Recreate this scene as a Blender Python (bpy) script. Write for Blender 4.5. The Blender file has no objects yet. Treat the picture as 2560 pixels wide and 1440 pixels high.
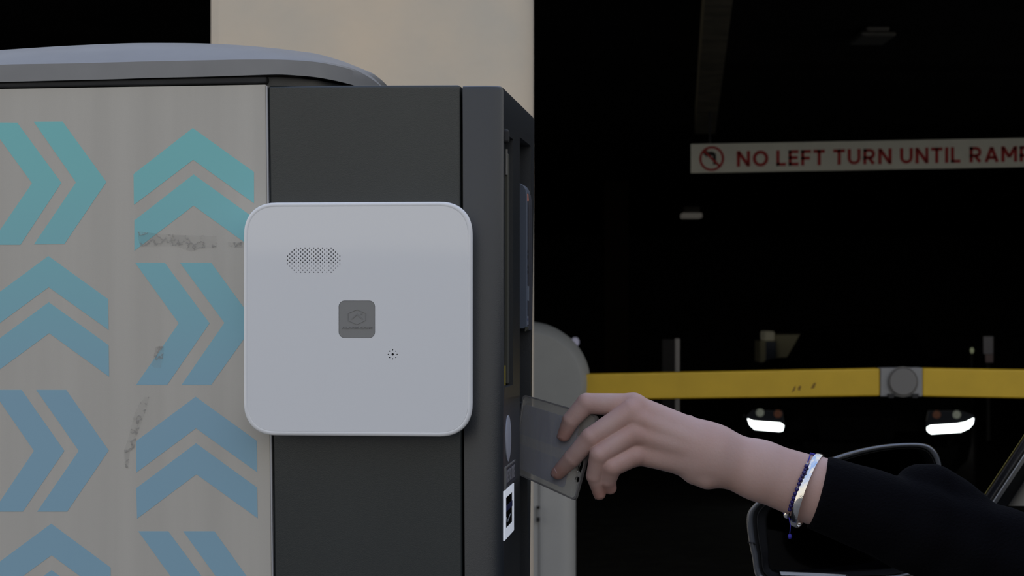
import bpy, bmesh, math, random
import numpy as np
from mathutils import Vector, Matrix

random.seed(7)
sc = bpy.context.scene
COL = sc.collection

# ------------------------------------------------------------------ camera
F, CX, HY, CZ = 5000.0, 1280.0, 750.0, 1.55          # focal length in px, vertical of the axis, horizon row, eye height
cam_d = bpy.data.cameras.new('camera')
cam = bpy.data.objects.new('camera', cam_d); COL.objects.link(cam)
cam.location = (0, 0, CZ); cam.rotation_euler = (math.pi / 2, 0, 0)
cam_d.sensor_width = 36.0; cam_d.lens = F * 36.0 / 2560.0
cam_d.shift_y = (HY - 720.0) / 2560.0
cam_d.clip_start = 0.05; cam_d.clip_end = 300
cam_d.dof.use_dof = True; cam_d.dof.focus_distance = 1.60; cam_d.dof.aperture_fstop = 26
sc.camera = cam

# ------------------------------------------------------------------ sky and exposure
w = bpy.data.worlds.new('sky'); sc.world = w; w.use_nodes = True
nt = w.node_tree; nt.nodes.clear()
def nn(t, tree=None): return (tree or nt).nodes.new(t)
out = nn('ShaderNodeOutputWorld'); bg = nn('ShaderNodeBackground'); tc = nn('ShaderNodeTexCoord')
sep = nn('ShaderNodeSeparateXYZ'); ramp = nn('ShaderNodeValToRGB'); mixc = nn('ShaderNodeMix'); mixc.data_type = 'RGBA'
mp = nn('ShaderNodeMapping'); no = nn('ShaderNodeTexNoise'); cr = nn('ShaderNodeValToRGB')
nt.links.new(tc.outputs['Generated'], sep.inputs[0]); nt.links.new(sep.outputs['Z'], ramp.inputs[0])
e = ramp.color_ramp.elements
e[0].position = 0.0; e[0].color = (1.0, 0.93, 0.80, 1)
e2 = ramp.color_ramp.elements.new(0.35); e2.color = (0.86, 0.87, 0.86, 1)
e[-1].position = 0.85; e[-1].color = (0.30, 0.50, 1.0, 1)
mp.inputs['Scale'].default_value = (2.2, 2.2, 5.0)
nt.links.new(tc.outputs['Generated'], mp.inputs[0]); nt.links.new(mp.outputs[0], no.inputs['Vector'])
no.inputs['Scale'].default_value = 1.6; no.inputs['Detail'].default_value = 6
nt.links.new(no.outputs['Fac'], cr.inputs[0])
cr.color_ramp.elements[0].position = 0.45; cr.color_ramp.elements[1].position = 0.68
nt.links.new(cr.outputs[0], mixc.inputs[0]); nt.links.new(ramp.outputs[0], mixc.inputs[6])
mixc.inputs[7].default_value = (1.0, 0.95, 0.87, 1)
nt.links.new(mixc.outputs[2], bg.inputs[0]); bg.inputs[1].default_value = 1.04
nt.links.new(bg.outputs[0], out.inputs[0])
sc.view_settings.view_transform = 'Standard'; sc.view_settings.look = 'None'
sc.view_settings.gamma = 1; sc.view_settings.use_curve_mapping = False
sc.view_settings.exposure = 0.0

# ------------------------------------------------------------------ helpers
def P(px, py, D):
    "world point seen at photo pixel (px, py), D metres in front of the camera plane"
    return Vector(((px - CX) / F * D, D, CZ + (HY - py) / F * D))

def mat(name, col, rough=0.6, metal=0.0, var=0.0, scale=20.0, bump=0.0, bscale=200.0, stretch=(1, 1, 1), coat=0.0,
        emit=None, estr=0.0, spec=0.5, sss=0.0, col2=None, detail=4.0):
    m = bpy.data.materials.new(name); m.use_nodes = True
    t = m.node_tree; b = t.nodes['Principled BSDF']
    b.inputs['Base Color'].default_value = (*col, 1); b.inputs['Roughness'].default_value = rough
    b.inputs['Metallic'].default_value = metal; b.inputs['Coat Weight'].default_value = coat
    b.inputs['Coat Roughness'].default_value = 0.08
    b.inputs['Specular IOR Level'].default_value = spec
    if sss: b.inputs['Subsurface Weight'].default_value = sss; b.inputs['Subsurface Radius'].default_value = (0.004, 0.0016, 0.001); b.inputs['Subsurface Scale'].default_value = 1.0
    if emit: b.inputs['Emission Color'].default_value = (*emit, 1); b.inputs['Emission Strength'].default_value = estr
    if var or bump or col2:
        c = t.nodes.new('ShaderNodeTexCoord'); mpn = t.nodes.new('ShaderNodeMapping')
        mpn.inputs['Scale'].default_value = stretch
        t.links.new(c.outputs['Object'], mpn.inputs[0])
    if var or col2:
        n = t.nodes.new('ShaderNodeTexNoise'); n.inputs['Scale'].default_value = scale; n.inputs['Detail'].default_value = detail
        t.links.new(mpn.outputs[0], n.inputs['Vector'])
        r = t.nodes.new('ShaderNodeValToRGB'); r.color_ramp.elements[0].position = 0.3; r.color_ramp.elements[1].position = 0.7
        c2 = col2 if col2 else tuple(min(1, x * (1 + var)) for x in col)
        c1 = col if col2 else tuple(x * (1 - var) for x in col)
        r.color_ramp.elements[0].color = (*c1, 1); r.color_ramp.elements[1].color = (*c2, 1)
        t.links.new(n.outputs['Fac'], r.inputs[0]); t.links.new(r.outputs[0], b.inputs['Base Color'])
    if bump:
        n2 = t.nodes.new('ShaderNodeTexNoise'); n2.inputs['Scale'].default_value = bscale; n2.inputs['Detail'].default_value = 3
        t.links.new(c.outputs['Object'], n2.inputs['Vector'])
        bp = t.nodes.new('ShaderNodeBump'); bp.inputs['Strength'].default_value = bump; bp.inputs['Distance'].default_value = 0.002
        t.links.new(n2.outputs['Fac'], bp.inputs['Height']); t.links.new(bp.outputs[0], b.inputs['Normal'])
    return m

class MB:
    def __init__(s): s.v = []; s.f = []
    def add(s, vs, fs):
        o = len(s.v); s.v += [tuple(x) for x in vs]; s.f += [tuple(i + o for i in f) for f in fs]; return s
    def box(s, p0, p1):
        (x0, y0, z0), (x1, y1, z1) = p0, p1
        return s.add([(x0,y0,z0),(x1,y0,z0),(x1,y1,z0),(x0,y1,z0),(x0,y0,z1),(x1,y0,z1),(x1,y1,z1),(x0,y1,z1)],
                     [(3,2,1,0),(4,5,6,7),(0,1,5,4),(1,2,6,5),(2,3,7,6),(3,0,4,7)])
    def hexa(s, q0, q1):
        "solid between two quads"
        return s.loft([q0, q1])
    def loft(s, rings, caps=True, closed=True):
        n = len(rings[0]); vs = [p for r in rings for p in r]; fs = []
        for i in range(len(rings) - 1):
            for j in range(n if closed else n - 1):
                k = (j + 1) % n
                fs.append((i*n + j, i*n + k, (i+1)*n + k, (i+1)*n + j))
        if caps and closed:
            fs.append(tuple(range(n - 1, -1, -1))); fs.append(tuple((len(rings)-1)*n + j for j in range(n)))
        return s.add(vs, fs)
    def tube(s, pts, r, n=10, caps=True):
        pts = [Vector(p) for p in pts]; rings = []
        rr = r if isinstance(r, (list, tuple)) else [r] * len(pts)
        up = Vector((0.13, 0.21, 0.97))
        for i, p in enumerate(pts):
            t = (pts[min(i+1, len(pts)-1)] - pts[max(i-1, 0)]).normalized()
            a = t.cross(up); a = a.normalized() if a.length > 1e-4 else t.orthogonal().normalized()
            b = t.cross(a)
            rings.append([p + (a*math.cos(q) + b*math.sin(q)) * rr[i] for q in [2*math.pi*k/n for k in range(n)]])
        return s.loft(rings, caps)
    def ball(s, c, r, n=12, m=8, sx=(1,1,1)):
        c = Vector(c); rings = []
        for i in range(1, m):
            a = math.pi * i / m
            rings.append([c + Vector((r*sx[0]*math.sin(a)*math.cos(q), r*sx[1]*math.sin(a)*math.sin(q), r*sx[2]*math.cos(a))) for q in [2*math.pi*k/n for k in range(n)]])
        return s.loft(rings)

def empty(name, loc, rz=0.0):
    o = bpy.data.objects.new(name, None); COL.objects.link(o); o.empty_display_size = 0.05
    o.location = loc; o.rotation_euler = (0, 0, rz)
    MWI[o] = (Matrix.Translation(Vector(loc)) @ Matrix.Rotation(rz, 4, 'Z')).inverted()
    return o
MWI = {}

def tag(o, label=None, cat=None, group=None, kind=None):
    if label: o['label'] = label
    if cat: o['category'] = cat
    if group: o['group'] = group
    if kind: o['kind'] = kind
    return o

def build(name, mb, m, parent=None, smooth=False, bevel=0.0, bseg=2, local=False, label=None, kind=None, fixn=True, angle=None):
    """links ONE mesh object; vertices are world points unless local=True (then in the frame of the thing's root)"""
    me = bpy.data.meshes.new(name)
    vs = np.array([tuple(p) for p in mb.v], dtype=float) if not isinstance(mb.v, np.ndarray) else mb.v
    loc = Vector((0, 0, 0))
    if parent is not None and not local:
        M = np.array(MWI[parent]); vs = vs @ M[:3, :3].T + M[:3, 3]
    if parent is None:
        lo, hi = vs.min(0), vs.max(0); loc = Vector(((lo[0]+hi[0])/2, (lo[1]+hi[1])/2, lo[2])); vs = vs - np.array(loc)
    if isinstance(mb.f, np.ndarray):
        me.vertices.add(len(vs)); me.vertices.foreach_set('co', vs.ravel())
        q = mb.f; me.loops.add(q.size); me.loops.foreach_set('vertex_index', q.ravel().astype(np.int32))
        me.polygons.add(len(q)); me.polygons.foreach_set('loop_start', np.arange(0, q.size, 4, dtype=np.int32))
        me.update(calc_edges=True)
    else:
        me.from_pydata(vs.tolist(), [], mb.f)
        if fixn:
            bm = bmesh.new(); bm.from_mesh(me); bmesh.ops.recalc_face_normals(bm, faces=bm.faces); bm.to_mesh(me); bm.free()
    me.materials.append(m)
    if smooth:
        me.polygons.foreach_set('use_smooth', [True] * len(me.polygons))
        if angle: me.set_sharp_from_angle(angle=math.radians(angle))
    o = bpy.data.objects.new(name, me); COL.objects.link(o)
    if parent is not None: o.parent = parent; MWI[o] = MWI[parent]
    else: o.location = loc; MWI[o] = Matrix.Translation(loc).inverted()
    if bevel:
        b = o.modifiers.new('edge', 'BEVEL'); b.width = bevel; b.segments = bseg; b.limit_method = 'ANGLE'; b.angle_limit = math.radians(40)
        if not smooth:
            me.polygons.foreach_set('use_smooth', [True] * len(me.polygons)); b.harden_normals = True
    if label: o['label'] = label
    if kind: o['kind'] = kind
    return o

def struct(name, mb, m, label=None, **k):
    o = build(name, mb, m, **k); o['kind'] = 'structure'
    if label: o['label'] = label
    return o

def curve_mesh(loops, thick):
    "filled flat plate with holes: outer loop first, then holes; returns verts (x, y, depth) and faces"
    cu = bpy.data.curves.new('tmp', 'CURVE'); cu.dimensions = '2D'; cu.fill_mode = 'BOTH'; cu.extrude = thick / 2
    for lp in loops:
        sp = cu.splines.new('POLY'); sp.points.add(len(lp) - 1); sp.use_cyclic_u = True
        for p, q in zip(sp.points, lp): p.co = (q[0], q[1], 0, 1)
    return _conv(cu)
def _conv(cu):
    o = bpy.data.objects.new('tmp', cu); COL.objects.link(o)
    bpy.context.view_layer.update()
    me = bpy.data.meshes.new_from_object(o.evaluated_get(bpy.context.evaluated_depsgraph_get()))
    v = [tuple(x.co) for x in me.vertices]; f = [tuple(p.vertices) for p in me.polygons]
    bpy.data.objects.remove(o); bpy.data.curves.remove(cu); bpy.data.meshes.remove(me)
    return v, f
def text_mesh(body, bold=0.0, thick=0.1, spacing=1.0):
    "text scaled to the unit rectangle"
    cu = bpy.data.curves.new('tmp', 'FONT'); cu.body = body; cu.size = 1; cu.extrude = thick; cu.offset = bold; cu.resolution_u = 4
    cu.space_character = spacing
    v, f = _conv(cu); a = np.array(v); lo, hi = a.min(0), a.max(0)
    a = (a - lo) / np.maximum(hi - lo, 1e-9)
    return a.tolist(), f

def rrect(x0, x1, y0, y1, r, n=8, p=2.0):
    pts = []
    for cx, cy, a0 in ((x1-r, y1-r, 0), (x0+r, y1-r, 90), (x0+r, y0+r, 180), (x1-r, y0+r, 270)):
        for k in range(n + 1):
            a = math.radians(a0 + 90.0*k/n); c, s_ = math.cos(a), math.sin(a)
            pts.append((cx + r*math.copysign(abs(c)**(2/p), c), cy + r*math.copysign(abs(s_)**(2/p), s_)))
    return pts
def circ(cx, cy, r, n=16, r2=None):
    return [(cx + r*math.cos(2*math.pi*k/n), cy + (r2 or r)*math.sin(2*math.pi*k/n)) for k in range(n)]

def surface_nets(G, org, h):
    "naive surface nets on a signed field sampled on a grid; returns verts (N,3) and quads (M,4)"
    S = G < 0
    nx, ny, nz = G.shape
    cnt = np.zeros((nx-1, ny-1, nz-1), np.int8)
    for i in (0, 1):
        for j in (0, 1):
            for k in (0, 1):
                cnt += S[i:nx-1+i, j:ny-1+j, k:nz-1+k]
    act = (cnt > 0) & (cnt < 8)
    I, J, K = np.nonzero(act); N = len(I)
    idx = np.full(act.shape, -1, np.int32); idx[I, J, K] = np.arange(N)
    acc = np.zeros((N, 3)); num = np.zeros(N)
    cor = [(i, j, k) for i in (0, 1) for j in (0, 1) for k in (0, 1)]
    for a in cor:
        for ax in range(3):
            if a[ax] == 1: continue
            b = list(a); b[ax] = 1
            fa = G[I+a[0], J+a[1], K+a[2]]; fb = G[I+b[0], J+b[1], K+b[2]]
            m = (fa < 0) != (fb < 0)
            t = np.where(m, fa / np.where(m, fa - fb, 1), 0)
            p = np.tile(np.array(a, float), (N, 1)); p[:, ax] += t
            acc[m] += p[m]; num[m] += 1
    V = np.stack([I, J, K], 1) + acc / num[:, None]
    quads = []
    for ax in range(3):
        sl0 = [slice(None)]*3; sl1 = [slice(None)]*3
        sl0[ax] = slice(0, -1); sl1[ax] = slice(1, None)
        A, B = S[tuple(sl0)], S[tuple(sl1)]
        e = np.argwhere(A != B); o1, o2 = [(1, 2), (2, 0), (0, 1)][ax]
        e = e[(e[:, o1] > 0) & (e[:, o2] > 0) & (e[:, o1] < S.shape[o1]-1) & (e[:, o2] < S.shape[o2]-1)]
        if not len(e): continue
        def at(d1, d2):
            c = e.copy(); c[:, o1] += d1; c[:, o2] += d2; return idx[c[:, 0], c[:, 1], c[:, 2]]
        q = np.stack([at(-1, -1), at(0, -1), at(0, 0), at(-1, 0)], 1)
        ins = A[e[:, 0], e[:, 1], e[:, 2]]
        q[~ins] = q[~ins][:, ::-1]
        quads.append(q)
    Q = np.concatenate(quads); Q = Q[(Q >= 0).all(1)]
    return np.array(org) + V * h, Q

class Field:
    "signed field in photo-pixel units: x, y = pixel column and row, d = depth behind D0 in the same unit"
    def __init__(s, lo, hi, h, D0):
        s.lo, s.h, s.D0 = np.array(lo, float), h, D0
        ax = [np.arange(lo[i], hi[i] + h, h, dtype=np.float32) for i in range(3)]
        s.X, s.Y, s.Z = np.meshgrid(*ax, indexing='ij', sparse=True)
        s.shape = tuple(len(a) for a in ax)
    def cap(s, p0, r0, p1, r1, fl=1.0):
        "tapered capsule; fl < 1 flattens it in depth"
        ax, ay, az = [float(q) for q in p0]; bx, by, bz = [p1[i] - p0[i] for i in range(3)]; bz /= fl
        L = bx*bx + by*by + bz*bz
        x = s.X - ax; y = s.Y - ay; z = (s.Z - az) / fl
        t = np.clip((x*bx + y*by + z*bz) / L, 0, 1)
        return np.sqrt((x - t*bx)**2 + (y - t*by)**2 + (z - t*bz)**2) - (r0 + t*(r1 - r0))
    def sph(s, p, r, sc_=(1, 1, 1)):
        return (np.sqrt(((s.X-p[0])/sc_[0])**2 + ((s.Y-p[1])/sc_[1])**2 + ((s.Z-p[2])/sc_[2])**2) - r) * min(sc_)
    def mesh(s, G):
        V, Q = surface_nets(G, s.lo, s.h)
        u = s.D0 / F
        D = s.D0 + V[:, 2] * u
        mb = MB(); mb.v = np.stack([(V[:, 0] - CX) * u, D, CZ + (HY - V[:, 1]) * u], 1); mb.f = Q
        return mb
    def pt(s, p):
        u = s.D0 / F; return Vector(((p[0]-CX)*u, s.D0 + p[2]*u, CZ + (HY - p[1])*u))
def smin(a, b, k):
    hh = np.clip(0.5 + 0.5*(b - a)/k, 0, 1); return b + (a - b)*hh - k*hh*(1 - hh)

# ------------------------------------------------------------------ materials
M_con = mat('pillar_concrete', (0.73, 0.605, 0.455), 0.9, var=0.0, col2=(0.58, 0.53, 0.445), scale=3.5, bump=0.25, bscale=60, detail=8)
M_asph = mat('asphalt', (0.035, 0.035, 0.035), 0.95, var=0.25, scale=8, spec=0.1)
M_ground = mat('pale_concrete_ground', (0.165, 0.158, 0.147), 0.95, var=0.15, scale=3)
M_dark = mat('shade_dark_concrete', (0.020, 0.019, 0.018), 0.95, var=0.2, scale=2, spec=0.05)  # near-black colour stands in for the deep shade of the garage
M_beam = mat('brown_painted_steel', (0.20, 0.17, 0.11), 0.9, var=0.35, scale=6)
M_beige = mat('beige_enamel', (0.50, 0.475, 0.425), 0.42, var=0.05, scale=7, stretch=(6, 6, 0.25), bump=0.04, bscale=900, spec=0.3)
M_black = mat('black_rubber', (0.012, 0.012, 0.013), 0.7, var=0.4, scale=40)
M_char = mat('textured_charcoal_plastic', (0.0225, 0.0275, 0.0275), 0.34, var=0.10, scale=14, stretch=(1, 1, .35), bump=0.09, bscale=1500, spec=0.6)
M_char2 = mat('charcoal_moulding', (0.020, 0.0235, 0.028), 0.34, bump=0.08, bscale=1500, spec=0.6)
M_cap = mat('grey_cap_plastic', (0.225, 0.225, 0.225), 0.45, var=0.05, scale=30, spec=0.4)
M_white = mat('white_gloss_plastic', (0.79, 0.80, 0.815), 0.05, spec=0.5)
M_btn = mat('grey_button_plastic', (0.23, 0.23, 0.225), 0.5)
M_btn2 = mat('grey_engraving', (0.20, 0.20, 0.197), 0.55)
M_hole = mat('dark_gauze', (0.02, 0.02, 0.025), 0.9)
M_steel = mat('brushed_steel', (0.75, 0.75, 0.76), 0.35, metal=1)
M_sign = mat('sign_white', (0.72, 0.72, 0.63), 0.6, var=0.04, scale=6)
M_red = mat('sign_red', (0.40, 0.022, 0.02), 0.6)
M_blk = mat('sign_black', (0.01, 0.01, 0.01), 0.6)
M_yel = mat('boom_yellow', (0.62, 0.40, 0.022), 0.5, var=0.06, scale=12)
M_bgrey = mat('hinge_grey', (0.25, 0.25, 0.25), 0.6)
M_bdisc = mat('hinge_disc_grey', (0.17, 0.165, 0.16), 0.6)
M_hous = mat('housing_white_paint', (0.46, 0.46, 0.45), 0.4, var=0.04, scale=6)
M_drum = mat('drum_grey_paint', (0.30, 0.305, 0.295), 0.55, var=0.05, scale=8)
M_car = mat('black_car_paint', (0.004, 0.004, 0.005), 0.25, coat=1.0, spec=0.3)
M_glass = mat('dark_car_glass', (0.004, 0.004, 0.005), 0.04, spec=0.4)
M_trimb = mat('black_trim', (0.008, 0.008, 0.009), 0.6)
M_mlip = mat('mirror_lip_gloss', (0.10, 0.105, 0.115), 0.25, coat=1.0)
M_mirror = mat('dark_reflection_mirror', (0.014, 0.014, 0.016), 0.02, metal=1)  # near-black colour stands in for the dark car reflected in the mirror
M_chrome = mat('satin_trim', (0.78, 0.77, 0.74), 0.45)
M_cloth = mat('black_knit', (0.0020, 0.0020, 0.0034), 0.95, bump=0.5, bscale=500, spec=0.1)
M_skin = mat('skin', (0.60, 0.415, 0.375), 0.5, col2=(0.54, 0.345, 0.295), scale=22, bump=0.10, bscale=420, spec=0.35, sss=0.15, detail=3)
M_nail = mat('fingernail', (0.50, 0.31, 0.29), 0.25)
M_card = mat('pale_blue_card', (0.48, 0.53, 0.80), 0.5)
M_card2 = mat('card_band', (0.62, 0.65, 0.80), 0.5)
M_navy = mat('navy_bead', (0.020, 0.012, 0.115), 0.3, var=0.4, scale=300)
M_cord = mat('blue_cord', (0.035, 0.03, 0.36), 0.7)
M_silver = mat('silver', (0.85, 0.82, 0.76), 0.16, metal=1, bump=0.15, bscale=300)
M_lit = mat('lit_frame', (0.6, 0.62, 0.66), 0.4, emit=(0.82, 0.88, 1.0), estr=0.36)
M_drl = mat('lit_lamp', (0.9, 0.9, 0.9), 0.3, emit=(0.93, 1.0, 0.97), estr=5.0)

def plastic_clear(name, tint, milky, rough=0.15):
    m = bpy.data.materials.new(name); m.use_nodes = True; t = m.node_tree; t.nodes.clear()
    o = t.nodes.new('ShaderNodeOutputMaterial'); tr = t.nodes.new('ShaderNodeBsdfTransparent'); tr.inputs[0].default_value = (*tint, 1)
    di = t.nodes.new('ShaderNodeBsdfDiffuse'); di.inputs[0].default_value = (0.66, 0.64, 0.60, 1)
    gl = t.nodes.new('ShaderNodeBsdfGlossy'); gl.inputs['Roughness'].default_value = rough
    fr = t.nodes.new('ShaderNodeFresnel'); fr.inputs[0].default_value = 1.45
    c = t.nodes.new('ShaderNodeTexCoord'); mp_ = t.nodes.new('ShaderNodeMapping'); mp_.inputs['Rotation'].default_value = (0, 0.3, 0); mp_.inputs['Scale'].default_value = (260, 60, 25)
    n = t.nodes.new('ShaderNodeTexNoise'); n.inputs['Scale'].default_value = 1.0
    mr = t.nodes.new('ShaderNodeMapRange'); mr.inputs[3].default_value = milky*0.6; mr.inputs[4].default_value = milky*1.4
    t.links.new(c.outputs['Object'], mp_.inputs[0]); t.links.new(mp_.outputs[0], n.inputs['Vector']); t.links.new(n.outputs['Fac'], mr.inputs[0])
    m1 = t.nodes.new('ShaderNodeMixShader'); m2 = t.nodes.new('ShaderNodeMixShader')
    t.links.new(mr.outputs[0], m1.inputs[0]); t.links.new(tr.outputs[0], m1.inputs[1]); t.links.new(di.outputs[0], m1.inputs[2])
    t.links.new(fr.outputs[0], m2.inputs[0]); t.links.new(m1.outputs[0], m2.inputs[1]); t.links.new(gl.outputs[0], m2.inputs[2])
    t.links.new(m2.outputs[0], o.inputs[0])
    return m
M_clear = plastic_clear('clear_scuffed_plastic', (0.95, 0.95, 0.94), 0.26)
M_cedge = plastic_clear('clear_plastic_edge', (0.35, 0.34, 0.42), 0.25)

def gradient_vinyl():
    m = mat('chevron_vinyl', (0.2, 0.4, 0.45), 0.45); t = m.node_tree; b = t.nodes['Principled BSDF']
    c = t.nodes.new('ShaderNodeTexCoord'); s_ = t.nodes.new('ShaderNodeSeparateXYZ'); mr = t.nodes.new('ShaderNodeMapRange'); r = t.nodes.new('ShaderNodeValToRGB')
    z0 = CZ + (HY - 1440)/F*1.58; z1 = CZ + (HY - 300)/F*1.58
    mr.inputs[1].default_value = z0; mr.inputs[2].default_value = z1
    t.links.new(c.outputs['Object'], s_.inputs[0]); t.links.new(s_.outputs['Z'], mr.inputs[0]); t.links.new(mr.outputs[0], r.inputs[0])
    r.color_ramp.elements[0].color = (0.255, 0.435, 0.545, 1); r.color_ramp.elements[1].color = (0.185, 0.62, 0.60, 1)
    r.color_ramp.elements.new(0.5).color = (0.215, 0.565, 0.57, 1)
    t.links.new(r.outputs[0], b.inputs['Base Color'])
    return m
M_vinyl = gradient_vinyl()

def residue_mat():
    m = bpy.data.materials.new('tape_residue'); m.use_nodes = True; t = m.node_tree; b = t.nodes['Principled BSDF']
    b.inputs['Roughness'].default_value = 0.8
    c = t.nodes.new('ShaderNodeTexCoord'); v = t.nodes.new('ShaderNodeTexNoise'); v.inputs['Scale'].default_value = 110; v.inputs['Detail'].default_value = 5
    t.links.new(c.outputs['Object'], v.inputs['Vector'])
    r = t.nodes.new('ShaderNodeValToRGB'); E = r.color_ramp.elements      # thin torn outlines
    E[0].position = 0.45; E[0].color = (0.06, 0.06, 0.06, 1); E[1].position = 0.55; E[1].color = (0.05, 0.05, 0.05, 1)
    E.new(0.487).color = (0.42, 0.42, 0.42, 1); E.new(0.505).color = (0.10, 0.10, 0.10, 1)
    r2 = t.nodes.new('ShaderNodeValToRGB'); r2.color_ramp.elements[0].position = 0.45; r2.color_ramp.elements[1].position = 0.5
    r2.color_ramp.elements[0].color = (0.22, 0.21, 0.20, 1); r2.color_ramp.elements[1].color = (0.46, 0.44, 0.40, 1)
    t.links.new(v.outputs['Fac'], r.inputs[0]); t.links.new(v.outputs['Fac'], r2.inputs[0])
    t.links.new(r.outputs[0], b.inputs['Alpha']); t.links.new(r2.outputs[0], b.inputs['Base Color'])
    return m
M_res = residue_mat()

# ------------------------------------------------------------------ the setting: parking garage entrance
Y0, Y1, ZC = 5.1, 40.0, 2.86
struct('ground', MB().box((-14, -30, -0.2), (14, Y0, 0.0)), M_ground, 'pale concrete apron in front of the dark garage entrance')
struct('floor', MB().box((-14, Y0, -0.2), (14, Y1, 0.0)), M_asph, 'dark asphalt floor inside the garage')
struct('ceiling', MB().box((-14, Y0, ZC), (14, Y1, ZC + 0.5)), M_dark, 'concrete slab over the garage, coloured near-black for shade')
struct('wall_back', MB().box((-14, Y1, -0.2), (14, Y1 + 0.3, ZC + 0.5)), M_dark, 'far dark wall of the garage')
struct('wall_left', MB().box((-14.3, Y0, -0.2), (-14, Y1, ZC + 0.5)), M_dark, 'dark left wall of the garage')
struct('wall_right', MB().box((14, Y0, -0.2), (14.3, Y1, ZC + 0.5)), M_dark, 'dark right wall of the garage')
# kerb islands
struct('kerb', MB().box((-1.6, 1.2, 0.0), (0.2, 7.0, 0.14)), M_ground, 'raised concrete island under machine and barrier', bevel=0.02)
def far_wall():  # added behind the camera; top edge shaped for its reflection in the alarm panel
    top = [(-30, 2.15), (-16, 2.22), (-11, 2.24), (-10.8, 2.34), (-8, 2.36), (-6.5, 2.30), (-4, 2.42), (-1, 2.46), (0, 2.42), (6, 2.5), (30, 2.5)]
    r0 = [(x, -28, z) for x, z in top] + [(30, -28, 0), (-30, -28, 0)]
    struct('reflection_wall', MB().loft([r0, [(x, -28.3, z) for x, y, z in r0]]), mat('grey_blue_render', (0.20, 0.22, 0.25), .9), 'long low grey wall, added out of view for its reflection in the alarm panel')
far_wall()
# big front pillar with rounded right edge and small left chamfer
def pillar():
    D = 4.5; x0 = P(524, 0, D).x; x1 = P(1335, 0, D).x; r = 0.09; y1 = D + 0.75
    pts = [(x0, D + 0.02), (x0 + 0.02, D)]
    pts += [(x1 - r + r*math.sin(a), D + r*0.9 - r*0.9*math.cos(a)) for a in [math.pi/2*k/8 for k in range(9)]]
    pts += [(x1, y1), (x0, y1)]
    mb = MB().loft([[(x, y, 0.14) for x, y in pts], [(x, y, ZC + .5) for x, y in pts]])
    struct('pillar', mb, M_con, 'weathered beige concrete pillar rising behind the ticket machine', smooth=True, angle=30)
pillar()
# far column and ceiling beam
a, b = P(1512, 0, 22), P(1572, 0, 22)
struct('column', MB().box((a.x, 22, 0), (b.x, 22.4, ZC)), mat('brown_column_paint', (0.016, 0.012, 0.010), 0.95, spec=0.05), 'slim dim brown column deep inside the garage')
def beam():
    Da, Db = 6.4, 13.6; zb = 2.68
    xa0, xa1 = (1772-CX)/F*Da, (1850-CX)/F*Da; xb0, xb1 = (1737-CX)/F*Db, (1788-CX)/F*Db
    mb = MB().loft([[(xa0, Da, zb), (xa1, Da, zb), (xa1, Da, ZC), (xa0, Da, ZC)], [(xb0, Db, zb), (xb1, Db, zb), (xb1, Db, ZC), (xb0, Db, ZC)]])
    struct('ceiling_beam', mb, M_beam, 'dim brown beam running away under the garage ceiling above the long sign')
beam()

# ------------------------------------------------------------------ the ticket machine (own frame: a to the right, b into the picture, z up)
TH = math.atan2(520.0, F); cs, sn = math.cos(TH), math.sin(TH)
CD = 1.55; Cx, Cy = (1257 - CX)/F*CD, CD
def side(px, py, b=0.0):
    k = (px - CX)/F; D = (b + Cx*sn + Cy*cs) / (k*sn + cs)
    return ((k*D - Cx)*cs - (D - Cy)*sn, b, CZ + (HY - py)/F*D)
def front(px, py, a=0.0):
    k = (px - CX)/F; D = (a + Cx*cs - Cy*sn) / (k*cs - sn)
    return (a, (k*D - Cx)*sn + (D - Cy)*cs, CZ + (HY - py)/F*D)
mach = empty('ticket_machine', (Cx, Cy, 0.14), -TH)
tag(mach, 'parking ticket machine with beige chevron side panel and charcoal front housing', 'ticket machine')
def mp_(name, mb, m, parent=None, **k):
    for i, p in enumerate(mb.v): mb.v[i] = (p[0], p[1], p[2] - 0.14)
    return build(name, mb, m, parent or mach, local=True, **k)
def side_prism(pix, b0, b1):
    "polygon drawn on the side face, between depths b0 (front) and b1"
    r0 = [side(x, y, 0.0) for x, y in pix]
    return MB().loft([[(p[0], b0, p[2]) for p in r0], [(p[0], b1, p[2]) for p in r0]])
XL = -420
def sy(x): return 222 - 0.0165*x          # top edge of the beige panel
def sx(y): return 667 + (y - 212)*0.0118   # right edge of the beige panel
BOT = 3200
mp_('side_panel', side_prism([(XL, sy(XL)), (664.5, 211), (sx(BOT) - 2.5, BOT), (XL, BOT)], 0.0, 0.012), M_beige, bevel=0.0008)
mp_('edge_trim', side_prism([(665.2, 214), (668.6, 214), (sx(BOT)+1.6, BOT), (sx(BOT)-1.8, BOT)], -0.0008, 0.012), mat('aluminium_edge', (0.42, 0.42, 0.43), 0.5))
mp_('cabinet_core', MB().box((-0.50, 0.0125, 0.16), (side(672, 300)[0], 0.40, side(668, 216)[2])), M_black)
mp_('plinth', MB().box((-0.52, -0.01, 0.14), (0.01, 0.40, 0.24)), M_char2, bevel=0.006)
mp_('gasket', side_prism([(XL, 211), (0, 206), (640, 191), (667, 191), (667, 207), (640, 209), (0, 220), (XL, 229)], -0.001, 0.012), M_black, bevel=0.0015)
g0 = side(0, 206)[2]
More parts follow.
